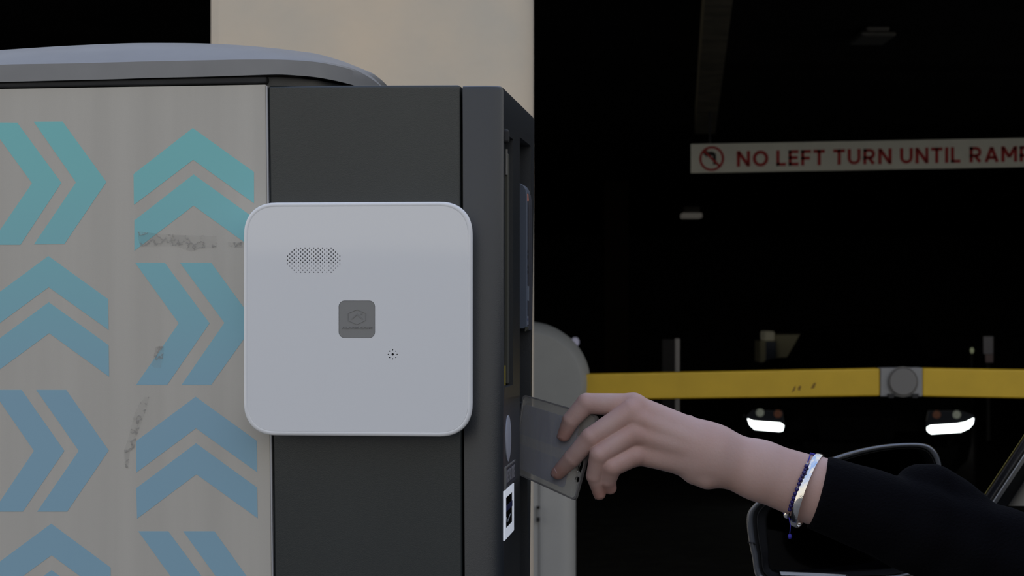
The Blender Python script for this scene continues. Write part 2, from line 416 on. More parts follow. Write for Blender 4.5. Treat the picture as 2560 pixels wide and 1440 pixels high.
# charcoal housing
x0t, x0b, x1t, x1b = 670, 672 + (BOT-212)*0.0118, 1150.4, 1150.4 + (BOT-212)*0.0045
HT = 213
mp_('front_housing', side_prism([(x0t, HT+1), (x1t, HT-1), (x1b, BOT), (x0b, BOT)], 0.0005, 0.29), M_char, bevel=0.002)
def fascia():
    za, zb = side(1200, HT)[2], side(1200, BOT)[2]
    ra, rb = 0.021, 0.009
    def ring(aL, bE, z, ins=0.0):
        pts = [(aL, 0.0005 + ins)]
        for k in range(13):
            t = math.pi/2*k/12; pts.append((-ra + (ra - ins)*math.sin(t), rb - (rb - ins)*math.cos(t)))
        pts += [(-ins, bE - ins), (aL, bE - ins)]
        return [(p[0], p[1], z) for p in pts]
    aT, aB = side(1156.3, HT)[0], side(1156.3 + (BOT-HT)*0.0045, BOT)[0]
    bT, bB = front(1336, 300)[1], front(1310, BOT)[1]
    mb = MB().loft([ring(aB, bB, zb), ring(aT, bT, za - 0.004), ring(aT, bT, za - 0.001, 0.0012), ring(aT, bT, za, 0.003)])
    o = mp_('front_fascia', mb, M_char2)
    def cut(b0, b1, z0, z1, depth):
        m2 = MB().box((-depth, b0, z0 - 0.14), (0.02, b1, z1 - 0.14))
        return build('cut', m2, M_black, mach, local=True)
    bA0, bA1 = front(1261.5, 500)[1], front(1283, 500)[1]; bB0, bB1 = front(1299.5, 700)[1], front(1327, 700)[1]; bB2 = front(1318.5, 1200)[1]
    zA0, zA1 = front(1272, 966)[2], front(1272, 340)[2]
    zB0, zB1 = front(1315, 1700)[2], front(1315, 355)[2]
    cuts = [cut(bA0, bA1, zA0, zA1, 0.035), cut(bB0, bB1, front(1315, 1010)[2], zB1, 0.060), cut(bB0, bB2, zB0, front(1315, 1008)[2], 0.060)]
    for c in cuts:
        md = o.modifiers.new('cut', 'BOOLEAN'); md.object = c; md.operation = 'DIFFERENCE'; md.solver = 'EXACT'
    bpy.context.view_layer.update()
    me = bpy.data.meshes.new_from_object(o.evaluated_get(bpy.context.evaluated_depsgraph_get()))
    o.modifiers.clear(); o.data = me; me.name = 'front_fascia'
    for c in cuts: bpy.data.objects.remove(c)
    me.polygons.foreach_set('use_smooth', [True]*len(me.polygons)); me.set_sharp_from_angle(angle=math.radians(35))
    return bA0, bA1, bB0, bB1, zA0, zA1, zB0, zB1
bA0, bA1, bB0, bB1, zA0, zA1, zB0, zB1 = fascia()
# slot channel contents
def zf(px, y): return front(px, y)[2]
M_olive = mat('olive_grey_strip', (0.060, 0.060, 0.045), 0.6)
M_pale = mat('pale_strip', (0.30, 0.29, 0.27), 0.6)
M_ystr = mat('yellow_strip', (0.62, 0.48, 0.03), 0.6)
mp_('slot_rail', MB().box((-0.034, bA1 - 0.012, zA0 + .001), (-0.003, bA1 - 0.0005, zA1 - 0.012)), M_olive, bevel=0.001)
mp_('slot_rail', MB().box((-0.034, bA1 - 0.024, zA0 + .001), (-0.010, bA1 - 0.013, zA1 - 0.030)), M_olive, bevel=0.001)
mp_('pale_strip', MB().box((-0.0046, bA1 - 0.0140, zf(1264, 428)), (-0.0033, bA1 - 0.0122, zf(1264, 362))), M_pale)
mp_('yellow_strip', MB().box((-0.004, bA0 + 0.0002, zf(1262, 963)), (0.0003, bA0 + 0.004, zf(1262, 914))), M_ystr)
mp_('slot_hook', MB().box((-0.006, bA0 - 0.003, zf(1261, 358)), (0.0035, bA0 + 0.006, zf(1261, 322))), M_black, bevel=0.0025)
# display module standing in the right-hand recess, its side turned to the camera
M_bluem = mat('blue_grey_plastic', (0.085, 0.105, 0.145), 0.45)
M_navm = mat('dark_navy_plastic', (0.040, 0.042, 0.055), 0.5)
bM = bB1 - 0.030
def rprism(pix, b0, b1):
    q = [side(x, y, b0) for x, y in pix]
    return MB().loft([[(p[0], b0, p[2]) for p in q], [(p[0], b1, p[2]) for p in q]])
mod = mp_('display_module', rprism([(1278, 458), (1300, 458), (1309, 463), (1316, 474), (1318, 490), (1318, 822), (1278, 822)], bM, bB1 - .0005), M_bluem, bevel=0.001)
bez = mp_('module_bezel', rprism([(1314.5, 476), (1319.5, 484), (1322.5, 500), (1323.5, 520), (1323, 826), (1314.5, 826)], bM + 0.003, bB1 - 0.0006), M_navm, bevel=0.0006)
M_org = mat('orange_lamp', (0.55, 0.16, 0.10), 0.4, emit=(1.0, 0.34, 0.22), estr=0.12)
mp_('status_lamp', rprism([(1317.6, 486), (1320, 484), (1321.6, 502), (1318.4, 503)], bM + 0.0022, bM + 0.0035), M_org, label='small orange status lamp')
for y in (629, 641, 667, 680):
    mp_('push_button', rprism(circ(1319.6, y, 2.0, 10, 4.6), bM + 0.0020, bM + 0.0035), M_black)
M_lab = mat('pale_blue_label', (0.19, 0.22, 0.27), 0.6)
mp_('sticker', rprism([(1315.6, 713), (1322.6, 716), (1322.4, 753), (1315.6, 750)], bM + 0.0023, bM + 0.0035), M_lab, label='blank pale sticker')
M_lab2 = mat('white_blue_label', (0.33, 0.35, 0.42), 0.6); M_blu = mat('label_blue', (0.09, 0.11, 0.26), 0.6)
mp_('sticker', rprism([(1317, 790), (1320.8, 790.5), (1320.8, 812), (1317, 811.5)], bM + 0.0023, bM + 0.0035), M_lab2, label='narrow white and blue sticker')
mp_('sticker_print', rprism([(1317.2, 796), (1320.6, 796), (1320.6, 803), (1317.2, 803)], bM + 0.0020, bM + 0.0030), M_blu)
mp_('module_foot', rprism([(1312, 818), (1321, 815), (1321, 822), (1314, 829), (1311, 829)], bM - 0.001, bB1 - 0.001), M_olive, bevel=0.0006)
# card reader mouth below, partly behind the card
mp_('reader_mouth', MB().box((-0.055, bB0 + 0.0005, zf(1305, 1198)), (-0.012, bB0 + 0.020, zf(1305, 1152))), M_navm, bevel=0.006, bseg=3)
# parts of the lower front face (drawn on the plane a = 0)
def fpoly(pix, a0, a1, px_ref=None):
    q = [front(x, y, 0.0) for x, y in pix]
    return MB().loft([[(a0, p[1], p[2]) for p in q], [(a1, p[1], p[2]) for p in q]])
def frect(b0, b1, z0, z1, a0, a1): return MB().box((a0, b0, z0), (a1, b1, z1))
bd = front(1269.5, 1096)[1]; zd = zf(1269.5, 1096); rd = 0.0183
M_disc = mat('pale_disc', (0.42, 0.44, 0.50), 0.4)
mp_('call_button', MB().loft([[(a_, bd + r_*math.cos(t), zd + r_*math.sin(t)) for t in [2*math.pi*k/32 for k in range(32)]] for a_, r_ in ((0.0, rd), (0.0006, rd), (0.0010, rd*.9))]), M_disc, smooth=True, angle=30, label='round pale button')
b0f, b1f = front(1259.5, 1200)[1], front(1283, 1200)[1]
zt, zb_ = zf(1262, 1226), zf(1262, 1349)
def frame_box(b0, b1, z0, z1): return frect(b0, b1, z0, z1, -0.0005, 0.0007)
tb, ts = 0.0085, 0.0105
fr = MB(); fr.add(*[x for x in (lambda m_: (m_.v, m_.f))(frame_box(b0f, b1f, zt - 0.006, zt))]); 
for m_ in (frame_box(b0f, b1f, zb_, zb_ + 0.008), frame_box(b0f, b0f + ts, zb_ + .008, zt - 0.006), frame_box(b1f - ts*.9, b1f, zb_ + .008, zt - 0.006)): fr.add(m_.v, m_.f)
fro = mp_('lit_slot_frame', fr, M_lit, label='glowing white slot frame')
mp_('slot_window', frect(b0f + ts, b1f - ts*.9, zb_ + .008, zt - 0.006, -0.0005, 0.0003), M_glass)
M_bluegl = mat('blue_slot_band', (0.03, 0.035, 0.12), 0.3)
mp_('slot_band', frect(b0f + ts + .001, b1f - ts, zt - 0.0175, zt - 0.0130, 0.0002, 0.0005), M_bluegl)
mp_('ticket_lip', MB().tube([(0.0004, b0f + ts + 0.006, zb_ + 0.016), (0.0006, b0f + ts + 0.013, zb_ + 0.012), (0.0004, b1f - ts - 0.014, zb_ + 0.016)], 0.0003, 6), M_steel)
# instruction plaque
z1p, z0p = zf(1262, 1170), zf(1262, 1221)
mp_('plaque', frect(b0f + 0.004, b1f + 0.012, z0p, z1p, 0.0, 0.0004), M_navm)
M_ptrim = mat('plaque_trim', (0.20, 0.195, 0.185), 0.5)
pl = MB(); 
for m_ in (frect(b0f + 0.0035, b0f + 0.013, z0p - .001, z1p + 0.0006, 0.0, 0.0007), frect(b0f + 0.013, b1f + 0.012, z1p - 0.0005, z1p + 0.0006, 0.0, 0.0007)): pl.add(m_.v, m_.f)
mp_('plaque_trim', pl, M_ptrim)
tv, tf = text_mesh('PRESS FOR TICKET', bold=0.01)
M_ptxt = mat('plaque_lettering', (0.24, 0.235, 0.25), 0.6)
B0, B1, Z0, Z1 = b0f + 0.016, b1f + 0.008, z0p + 0.0030, z1p - 0.0028
mp_('lettering', MB().add([(0.0004 + 0.0002*v[2], B0 + (B1 - B0)*v[0], Z0 + (Z1 - Z0)*v[1]) for v in tv], tf), M_ptxt, fixn=False)

# chevron vinyls
chev = [
 [(-30,306),(43,306.6),(153.5,457),(51,612),(-25,612),(80,458)],
 [(85,305),(157,304.6),(266,455),(161,610),(85,611),(190,456)],
 [(482,320),(635,430),(635,508),(483,399.5),(335,512),(334,435)],
 [(484,436),(635,545),(635,623),(484,514),(336,627),(336,551)],
 [(121,640),(270.5,748),(271.7,825),(122,718),(-28,828),(-28,750)],
 [(122,755.5),(271.7,863),(272.8,941.7),(123,833),(-27,943),(-27,865)],
 [(338,657),(412,657),(524,808),(418,962),(340.5,962),(447,808)],
 [(450,657),(528,657),(638,808),(528,962),(454,962),(561,807)],
 [(-20,974.5),(54,974.5),(161,1127),(57,1279),(-17,1279),(85,1127)],
 [(90.5,974.5),(165.5,974.5),(272,1126),(168,1279),(93,1279),(197,1127)],
 [(489,991.7),(641.7,1102),(642.8,1180.6),(490,1070.6),(340.5,1181.7),(340.5,1102.8)],
 [(490,1108),(642.8,1219),(644.4,1295.6),(491,1185.6),(342.8,1296.7),(340.5,1220.6)],
 [(128,1309),(276.7,1419),(277,1497),(129,1388),(-22,1498),(-22,1420)],
 [(129,1425),(277,1535),(278,1613),(129,1503),(-22,1614),(-22,1536)],
 [(345.6,1328),(420.6,1328),(533,1480),(426,1634),(350,1634),(455,1480)],
 [(458,1328),(536,1328),(645,1480),(538,1634),(461,1634),(568,1480)],
]
for c in chev:
    mp_('chevron', side_prism(c, -0.00015, 0.0002), M_vinyl)
for k, c in enumerate(([(345,578),(400,585),(462,588),(541,590),(541,619),(500,620),(478,629),(440,615),(352,617),(347,600)],
          [(389,868),(397,865),(411,866),(408,893),(402,919),(388,921),(378,912),(384,898)],
          [(362,992),(373,992),(371,1003),(357,1050),(345,1080),(336,1118),(325,1130),(320,1170),(313,1168),(311,1125),(323,1090),(335,1040),(347,1012)],
          [(570,606),(606,604),(606,620),(572,616)])):
    mp_('tape_residue', side_prism(c, -0.0006, -0.0004), M_res)

# domed cap
def cap():
    st = [(-450,217,186,138,0),(-330,214,181,136,0),(-200,211,176,135,0),(-100,208,168,130,0),(0,205,160,125,0),(150,201,157,115.5,0),(280,198,154,109.5,0),(370,195,151.5,107.5,0),(500,192,149,108.5,0),
          (600,189,147,113,0),(690,186,147,121,0),(740,188.5,149,127,0.009),(790,193,153,134,0.022),(840,202,162,147.5,.047),(880,212,173,162,.074),(910,222,188,178,.10),(935,233,204,196,.135),(952,243,219,212.5,.17),(962,252,233,228,.20),(968,262,248,245,.23)]
    def cm(a, b, c, d, t): return [0.5*((2*q) + (r_ - p)*t + (2*p - 5*q + 4*r_ - s_)*t*t + (3*q - p - 3*r_ + s_)*t**3) for p, q, r_, s_ in zip(a, b, c, d)]
    st = [cm(st[max(i-1, 0)], st[i], st[i+1], st[min(i+2, len(st)-1)], k/4) for i in range(len(st)-1) for k in range(4)] + [st[-1]]
    rings = []
    for px, yl, yc, yr, b0 in st:
        lip = side(px, yl, b0 - 0.003); cr_ = side(px, yc, b0 - 0.001); rg = side(px, yr, b0 + 0.055)
        mid = side(px, yc*0.42 + yr*0.58, b0 + 0.020); bulge = (cr_[0], cr_[1], cr_[2])
        rise = (rg[2] - cr_[2])
        ym = 0.40
        ring = [(lip[0], b0 + 0.012, lip[2] + .004), (lip[0], b0 + .001, lip[2]), lip, (lip[0]*.5+cr_[0]*.5, b0 - 0.0028, (lip[2]+cr_[2])/2), (cr_[0], b0 - 0.0025, cr_[2] - .0008), (cr_[0], b0 + 0.001, cr_[2] + 0.0008), mid, rg,
                (rg[0], max(b0 + .09, 0.20), rg[2] + 0.003), (rg[0], max(b0 + .12, 0.33), rg[2] - 0.004), (rg[0], 0.40, cr_[2]), (rg[0], 0.41, lip[2]), (rg[0], 0.38, lip[2] + .004)]
        rings.append(ring)
    mb = MB().loft(rings, caps=False)
    n = len(rings[0]); mb.f.append(tuple(range(n))); mb.f.append(tuple((len(rings)-1)*n + j for j in range(n - 1, -1, -1)))
    mp_('domed_cap', mb, M_cap, smooth=True, angle=22)
    # recessed collar below the overhang
    top = []
    for px, yl, b0 in ((640,194,0.004),(690,193,0.004),(740,195,0.014),(790,200,0.030),(840,209,.056),(880,219,.085),(910,230,.11),(935,241,.146)):
        t = side(px, yl, b0 + 0.004); top.append(t)
    zb2 = side(700, 235)[2]; mb = MB()
    f_ = [[(t[0], t[1], zb2), t, (t[0], 0.37, t[2]), (t[0], 0.37, zb2)] for t in top]
    mp_('cap_collar', MB().loft(f_), M_char2, smooth=True, angle=40)
cap()

# ------------------------------------------------------------------ white square alarm panel mounted on the machine
bF = -0.030
pa = side(895, 800, 0.0)
al = empty('alarm_panel', Vector((Cx, Cy, 0)) + Vector((cs*pa[0] + sn*0, -sn*pa[0], side(895, 1090, bF)[2])), -TH)
tag(al, 'white square alarm panel with rounded corners mounted across the machine side', 'alarm panel')
OA = pa[0]; OZ = al.location.z
def ap(name, mb, m, parent=None, **k):
    mb.v = [(p[0] - OA, p[1], p[2] - OZ) for p in mb.v]
    return build(name, mb, m, parent or al, local=True, **k)
L = side(608.5, 800, bF); R = side(1181, 800, bF); T = side(895, 505, bF)[2]; Bz = side(895, 1090.5, bF)[2]
px = (R[0] - L[0]) / 572.5
def arr(ins): return rrect(L[0] + ins*px, R[0] - ins*px, Bz + ins*px, T - ins*px, max(84 - ins, 8)*px, 12, 2.35)
rings = []
for ins, b in ((24, -0.0007), (17, -0.006), (9, -0.014), (4, -0.0205), (1, -0.0255), (0, -0.0278), (0.5, -0.0290), (2, -0.0298), (5, -0.0302), (9, -0.0303), (10.9, -0.0300), (11.2, -0.0275)):
    rings.append([(x, b, z) for x, z in arr(ins)])
ap('case', MB().loft(rings), M_white, smooth=True, angle=45)
def s2(x, y): q = side(x, y, bF); return (q[0], q[2])
holes = []
cxg, cyg = 784.4, 650.3
for r_, n_ in enumerate((9, 10, 11, 12, 13, 12, 13, 12, 13, 12, 11, 10, 9)):
    y = cyg + (r_ - 6)*5.03
    for j in range(n_): holes.append((cxg + (j - (n_ - 1)/2)*10.87, y, 1.55))
mic = [(981.9 + 11.1*math.cos(math.pi/4*k), 885.8 + 11.1*math.sin(math.pi/4*k), 1.5) for k in range(8)] + [(981.9, 885.8, 3.1)]
loops = [arr(11.0)]
for x, y, r_ in holes + mic: c = s2(x, y); loops.append(circ(c[0], c[1], r_*px, 10))
bx0, bz0 = s2(846.7, 845); bx1, bz1 = s2(937.7, 751.5)
loops.append(rrect(bx0, bx1, bz0, bz1, 15*px, 6))
v, f = curve_mesh(loops, 0.0022)
ap('front_plate', MB().add([(x, -0.0291 - d, z) for x, z, d in v], f), M_white)
ap('speaker_gauze', MB().box((*[s2(708, 690)[0]], -0.0283, s2(708, 690)[1]), (s2(861, 612)[0], -0.0278, s2(861, 612)[1])), M_hole)
ap('microphone_gauze', MB().box((s2(966, 902)[0], -0.0283, s2(966, 902)[1]), (s2(998, 870)[0], -0.0278, s2(998, 870)[1])), M_hole)
g = 0.00022
v, f = curve_mesh([rrect(bx0 + g, bx1 - g, bz0 + g, bz1 - g, 14.5*px, 6)], 0.0026)
btn = ap('button', MB().add([(x, -0.0288 - d, z) for x, z, d in v], f), M_btn, bevel=0.0003, label='grey square button')
def bl(x, y): return s2(820 + x/12.0, 740 + y/12.0)      # emblem drawn from a 12x crop
hexo = [(868,398),(1135,515),(1135,735),(868,862),(590,735),(590,515)]; cxh, cyh = 864, 630
def shrink(pl_, k): return [(cxh + (x - cxh)*k, cyh + (y - cyh)*k) for x, y in pl_]
eb = -0.0301 - 0.00018
v, f = curve_mesh([[bl(*p) for p in hexo], [bl(*p) for p in shrink(hexo, 0.94)]], 0.00025)
ap('emblem', MB().add([(x, eb - d, z) for x, z, d in v], f), M_btn2, btn)
v, f = curve_mesh([[bl(*p) for p in [(690,690),(868,520),(1050,690),(1005,690),(868,565),(735,690)]]], 0.00025)
ap('emblem', MB().add([(x, eb - d, z) for x, z, d in v], f), M_btn2, btn)
v, f = curve_mesh([[bl(*p) for p in [(970,525),(1000,510),(1030,530),(1010,560),(985,555)]]], 0.00025)
ap('emblem', MB().add([(x, eb - d, z) for x, z, d in v], f), M_btn2, btn)
tv, tf = text_mesh('ALARM.COM', bold=0.005)
(u0, w0), (u1, w1) = bl(412, 985), bl(1325, 915)
ap('lettering', MB().add([(u0 + (u1-u0)*p[0], eb + 0.0001 - 0.00025*p[2], w0 + (w1-w0)*p[1]) for p in tv], tf), M_btn2, btn, fixn=False)

# ------------------------------------------------------------------ card holder and hand
DH = 1.67; U = DH / F
TR, TL, BR = P(1497, 1041, 1.678), P(1311, 987, 1.722), P(1440, 1252, 1.675)
nrm = (TL - TR).cross(BR - TR).normalized()
if nrm.y > 0: nrm = -nrm                                  # towards the camera
o_ = Vector((0, 0, CZ)); ray = P(1283, 1180, 1.0) - o_
BL = o_ + ray * ((TR - o_).dot(nrm) / ray.dot(nrm))
def K(s, t, n=0.0):
    "point on the card holder: s 0 left (in the reader) to 1 right, t 0 top to 1 bottom, n metres towards the camera"
    return (TL*(1-s) + TR*s)*(1-t) + (BL*(1-s) + BR*s)*t + nrm*n
def kd(s, t): return (K(s, t).y - DH) / U
ho = empty('card_holder', K(0.5, 1.0)); tag(ho, 'clear plastic holder with a pale card pushed into the ticket machine', 'card holder')
def kplate(name, loops, n0, n1, m, **k):
    v, f = curve_mesh(loops, 1.0)
    return build(name, MB().add([K(x, y, n0 + (n1 - n0)*(d + 0.5)) for x, y, d in v], f), m, ho, **k)
def krr(s0, s1, t0, t1, rs=0.05, rt=0.04):
    return [(s0 + (s1-s0)*x, t0 + (t1-t0)*y) for x, y in rrect(0, 1, 0, 1, 0.05, 5)]
slot = [(0.952 + (x)*0.030, 0.61 + y*0.085) for x, y in rrect(-1, 1, -1, 1, 0.95, 6)]
hole = circ(0.955, 0.765, 0.030, 14, 0.036)
kplate('sleeve', [krr(0, 1, 0, 1), slot, hole], 0.0012, 0.0020, M_clear)
kplate('sleeve', [krr(0, 1, 0, 1), slot, hole], -0.0012, -0.0006, M_clear)
kplate('rim', [krr(-0.002, 1.002, -0.002, 1.002), krr(0.014, 0.984, 0.016, 0.984)], -0.0014, 0.0022, M_cedge)
kplate('card', [krr(0.02, 0.79, 0.115, 0.925)], -0.0004, 0.0004, M_card)
kplate('card_band', [[(0.021, 0.50), (0.789, 0.50), (0.789, 0.62), (0.021, 0.62)]], 0.0004, 0.0006, M_card2)

FH = Field((1372, 958, -120), (2130, 1340, 190), 2.1, DH)
def C1(x, y): return (1280 + x/3.79, 920 + y/3.79)
def finger(ch, k=2.5):
    G = None
    for (p0, r0), (p1, r1) in zip(ch, ch[1:]):
        g_ = FH.cap(p0, r0, p1, r1); G = g_ if G is None else smin(G, g_, k)
    return G
def tipd(px_, py_, r):      # depth at which a fingertip of radius r rests on the front of the holder
    # invert K for the pixel (numerically)
    best = min(((abs((K(s, t).x/K(s, t).y*F + CX) - px_) + abs(HY - (K(s, t).z - CZ)/K(s, t).y*F - py_), s, t) for s in [i/40 for i in range(41)] for t in [i/40 for i in range(41)]))
    return kd(best[1], best[2]) - r - 6
idx = [((1583,1013,12), 29), ((1467,1010,24), 26), ((1428,1053,tipd(1427,1053,19) - 8), 22), ((1411,1091,tipd(1410,1093,14) - 2), 17)]
mid = [((1578,1030,-10), 32), ((1476,1092,-20), 25), ((1431,1146,tipd(1430,1146,19) - 12), 22.5), ((1396,1185,tipd(1394,1187,15) - 2), 17.5)]
rng = [((1583,1080,-16), 30), ((1497,1135,-34), 25), ((1485,1188,-14), 20.5), ((1499,1235,8), 16)]
pnk = [((1581,1136,-8), 31), ((1528,1164,-28), 26), ((1519,1199,-8), 21.5), ((1526,1221,6), 16)]
thm = [((1720,1075,38), 36), ((1600,1075,72), 27), ((1512,1104,92), 22), ((1446,1116,112), 17)]
G = finger(idx)
for ch in (mid, rng, pnk): G = smin(G, finger(ch), 3)
# bony joints
palm = FH.cap((1583,1013,12), 28, (1785,1104,-4), 36, .9)
for p0, r0, p1, r1 in (((1580,1036,-2), 29, (1788,1118,-12), 37), ((1583,1080,-8), 28, (1788,1140,-10), 37), ((1582,1132,-2), 28, (1778,1166,2), 35)):
    palm = smin(palm, FH.cap(p0, r0, p1, r1), 26)
for p0, r0, p1, r1 in (((1600,1085,24), 36, (1770,1130,22), 44), ((1600,1120,22), 32, (1750,1165,20), 38)):
    palm = smin(palm, FH.cap(p0, r0, p1, r1), 14)
palm = smin(palm, FH.sph((1738,1182,10), 27), 16); palm = smin(palm, FH.sph((1764,1195,-2), 23), 10)
arm = FH.cap((1775,1136,4), 66, (1900,1177,8), 73, .74)
arm = smin(arm, FH.cap((1900,1177,8), 73, (2045,1229,16), 84, .76), 20); arm = smin(arm, FH.cap((2045,1229,16), 84, (2150,1268,22), 86, .76), 10)
palm = smin(palm, arm, 45)
for p, r in (((1592,1010,-2), 22), ((1590,1046,-22), 20), ((1592,1088,-25), 17), ((1588,1140,-18), 17)):   # knuckles
    palm = smin(palm, FH.sph(p, r), 12)
for p0, p1 in (((1600,1014,-10), (1740,1082,-26)), ((1600,1048,-30), (1750,1108,-40)), ((1602,1090,-32), (1750,1128,-40))):   # tendons
    palm = smin(palm, FH.cap((p0[0], p0[1], p0[2] + 6), 9, (p1[0], p1[1], p1[2] + 12), 9), 20)
G = smin(G, palm, 10); G = smin(G, finger(thm, 10), 12)
per = empty('person', (0.95, 1.75, 0.0))
tag(per, 'person in a black sweater reaching out of the car with card in hand', 'person')
hand = build('body', FH.mesh(G), M_skin, per, smooth=True, label='bare forearm and hand, fingers closed on the card holder')
def flush(o):
    "redder skin at fingertips, knuckles and finger joints: a colour of the skin itself"
    me = o.data; n = len(me.vertices); co = np.empty(n*3); me.vertices.foreach_get('co', co); co = co.reshape(-1, 3)
    Mi = np.array(MWI[o].inverted()); co = co @ Mi[:3, :3].T + Mi[:3, 3]; w_ = np.zeros(n)
    for ch in (idx, mid, rng, pnk):
        for (p, r_), amp, rad in zip(ch, (.25, .22, .15, .6), (26, 22, 20, 26)):
            d2 = ((co - np.array(FH.pt(p)))**2).sum(1)**.5/U; w_ = np.maximum(w_, amp*np.exp(-np.maximum(0, d2 - r_*.8)**2/(rad**2)))
    a = me.attributes.new('flush', 'FLOAT', 'POINT'); a.data.foreach_set('value', w_.astype(np.float32))
flush(hand)
t_ = M_skin.node_tree; b_ = t_.nodes['Principled BSDF']; lk_ = b_.inputs['Base Color'].links[0]; src_ = lk_.from_socket
at_ = t_.nodes.new('ShaderNodeAttribute'); at_.attribute_name = 'flush'; mx_ = t_.nodes.new('ShaderNodeMix'); mx_.data_type = 'RGBA'
t_.links.new(at_.outputs['Fac'], mx_.inputs[0]); t_.links.new(src_, mx_.inputs[6]); mx_.inputs[7].default_value = (0.50, 0.24, 0.19, 1); t_.links.new(mx_.outputs[2], b_.inputs['Base Color'])
lap = hand.modifiers.new('smooth', 'SMOOTH'); lap.factor = 0.5; lap.iterations = 4
# fingernails: thin curved shells lying on the last finger bones
def nail(ch, nd, w=9.5, l=11):
    a_, b_ = Vector(ch[2][0]), Vector(ch[3][0]); ax = (b_ - a_).normalized(); n_ = Vector(nd); n_ = (n_ - ax*n_.dot(ax)).normalized(); s_ = ax.cross(n_)
    r = ch[3][1]; c = b_ + ax*(r*0.05); rows = []
    for i in range(7):
        u_ = -1 + i/3.0; row = []
        for j in range(7):
            v_ = -1 + j/3.0; ww = w*(1 - 0.25*max(0, abs(u_))**3); q = v_*ww/(r + .6)
            q = max(-1.3, min(1.3, q)); rr_ = (r - 0.4)*math.sqrt(max(0.05, 1 - (max(0, u_)*l/(r*1.5))**2)) + (max(0, -u_))*1.4
            p = c + ax*(u_*l) + (n_*math.cos(q) + s_*math.sin(q))*rr_
            row.append(FH.pt(p))
        rows.append(row)
    build('fingernail', MB().loft(rows, closed=False), M_nail, per, smooth=True).modifiers.new('thick', 'SOLIDIFY').thickness = 0.0004
nail(idx, (-1, 0.1, -0.25)); nail(mid, (-0.75, -0.1, -0.75)); nail(rng, (-1, 0.2, 0.1), 8.5, 10); nail(pnk, (-1, 0.2, 0.2), 8, 9)

# sweater: sleeve from the cuff to the shoulder, and the torso inside the car
FS = Field((1985, 1050, -190), (3900, 2400, 420), 9.0, DH)
S = FS.cap((2000,1214,8), 91, (2300,1322,30), 112, .86)
S = smin(S, FS.cap((2300,1322,30), 112, (2620,1452,70), 148, .85), 20); S = smin(S, FS.cap((2620,1452,70), 148, (2860,1530,80), 165, .9), 20)
S = smin(S, FS.cap((2306,1222,60), 56, (2352,1226,64), 58), 14); S = smin(S, FS.cap((2352,1226,64), 58, (2440,1290,70), 66), 14)
S = smin(S, FS.cap((2860,1530,80), 165, (3480,1330,110), 190), 30)
S = smin(S, FS.cap((3650,1300,120), 210, (3650,2100,120), 330), 60)
wob = 3.0*np.sin(FS.X*0.045 + FS.Y*0.021 + FS.Z*0.03) + 2.2*np.sin(FS.X*0.02 - FS.Y*0.06 + 1.0)
S = S + wob*np.clip((FS.X - 2080)/300, 0, 1)
# cuff plane through (2066,1143) and (2019,1313)
nx_, ny_ = 170.0, 47.0; nl = math.hypot(nx_, ny_); nx_, ny_ = nx_/nl, ny_/nl
S = np.maximum(S, -((FS.X - 2069)*nx_ + (FS.Y - 1143)*ny_) + 0*FS.Z)
sm = FS.mesh(S); sm.f = sm.f
build('sweater', sm, M_cloth, per, smooth=True, label='black knitted sweater sleeve').modifiers.new('smooth', 'SMOOTH').iterations = 3
FD = Field((3380, 420, -160), (3960, 1320, 420), 16.0, 1.72)
hd = FD.sph((3650, 760, 120), 250, (0.78, 1.0, 0.9)); hd = smin(hd, FD.cap((3650, 860, 110), 130, (3650, 1200, 130), 130), 40); hd = smin(hd, FD.sph((3650, 800, -115), 34), 20)
build('head', FD.mesh(hd), M_skin, per, smooth=True)
M_hair = mat('dark_hair', (0.012, 0.009, 0.007), 0.6)
ha = np.maximum(FD.sph((3650, 740, 150), 282, (0.8, 1.0, 0.9)), -FD.sph((3650, 830, -140), 240, (0.8, 1.0, 1.0)))
build('hair', FD.mesh(ha), M_hair, per, smooth=True)

# ------------------------------------------------------------------ bracelets
def ringpt(c, T_, Fv, phi): return FH.pt(tuple(c[i] + T_[i]*math.cos(phi) + Fv[i]*math.sin(phi) for i in range(3)))
bc, bT, bF2 = (2022, 1227, 14), (29, -89, 0), (-31, 6, -76)
bg_ = empty('bangle', ringpt(bc, bT, bF2, math.pi)); tag(bg_, 'flat hammered silver bangle on the wrist next to black cuff', 'bracelet')
ax_ = Vector((0.94, 0.35, 0.0)); rr = []
NB = 72
for k in range(NB + 1):
    ph = 2*math.pi*k/NB
    c = Vector(tuple(bc[i] + bT[i]*math.cos(ph) + bF2[i]*math.sin(ph) for i in range(3)))
    rad = (c - Vector(bc)).normalized()
    tg = Vector(tuple(-bT[i]*math.sin(ph) + bF2[i]*math.cos(ph) for i in range(3))).normalized()
    ax2 = rad.cross(tg).normalized(); hw, th = 8.6, 1.6
    rr.append([FH.pt(c + ax2*sx_*hw + rad*sr*th) for sx_, sr in ((-1, -1), (-1, 1), (-.5, 1.7), (.5, 1.7), (1, 1), (1, -1))])
build('band', MB().loft(rr, caps=False), M_silver, bg_, smooth=True, angle=40)
build('clasp', MB().ball(FH.pt((2000, 1309, 6)), 6*U, 10, 7, (1.3, 0.8, 0.6)), M_silver, bg_, smooth=True)
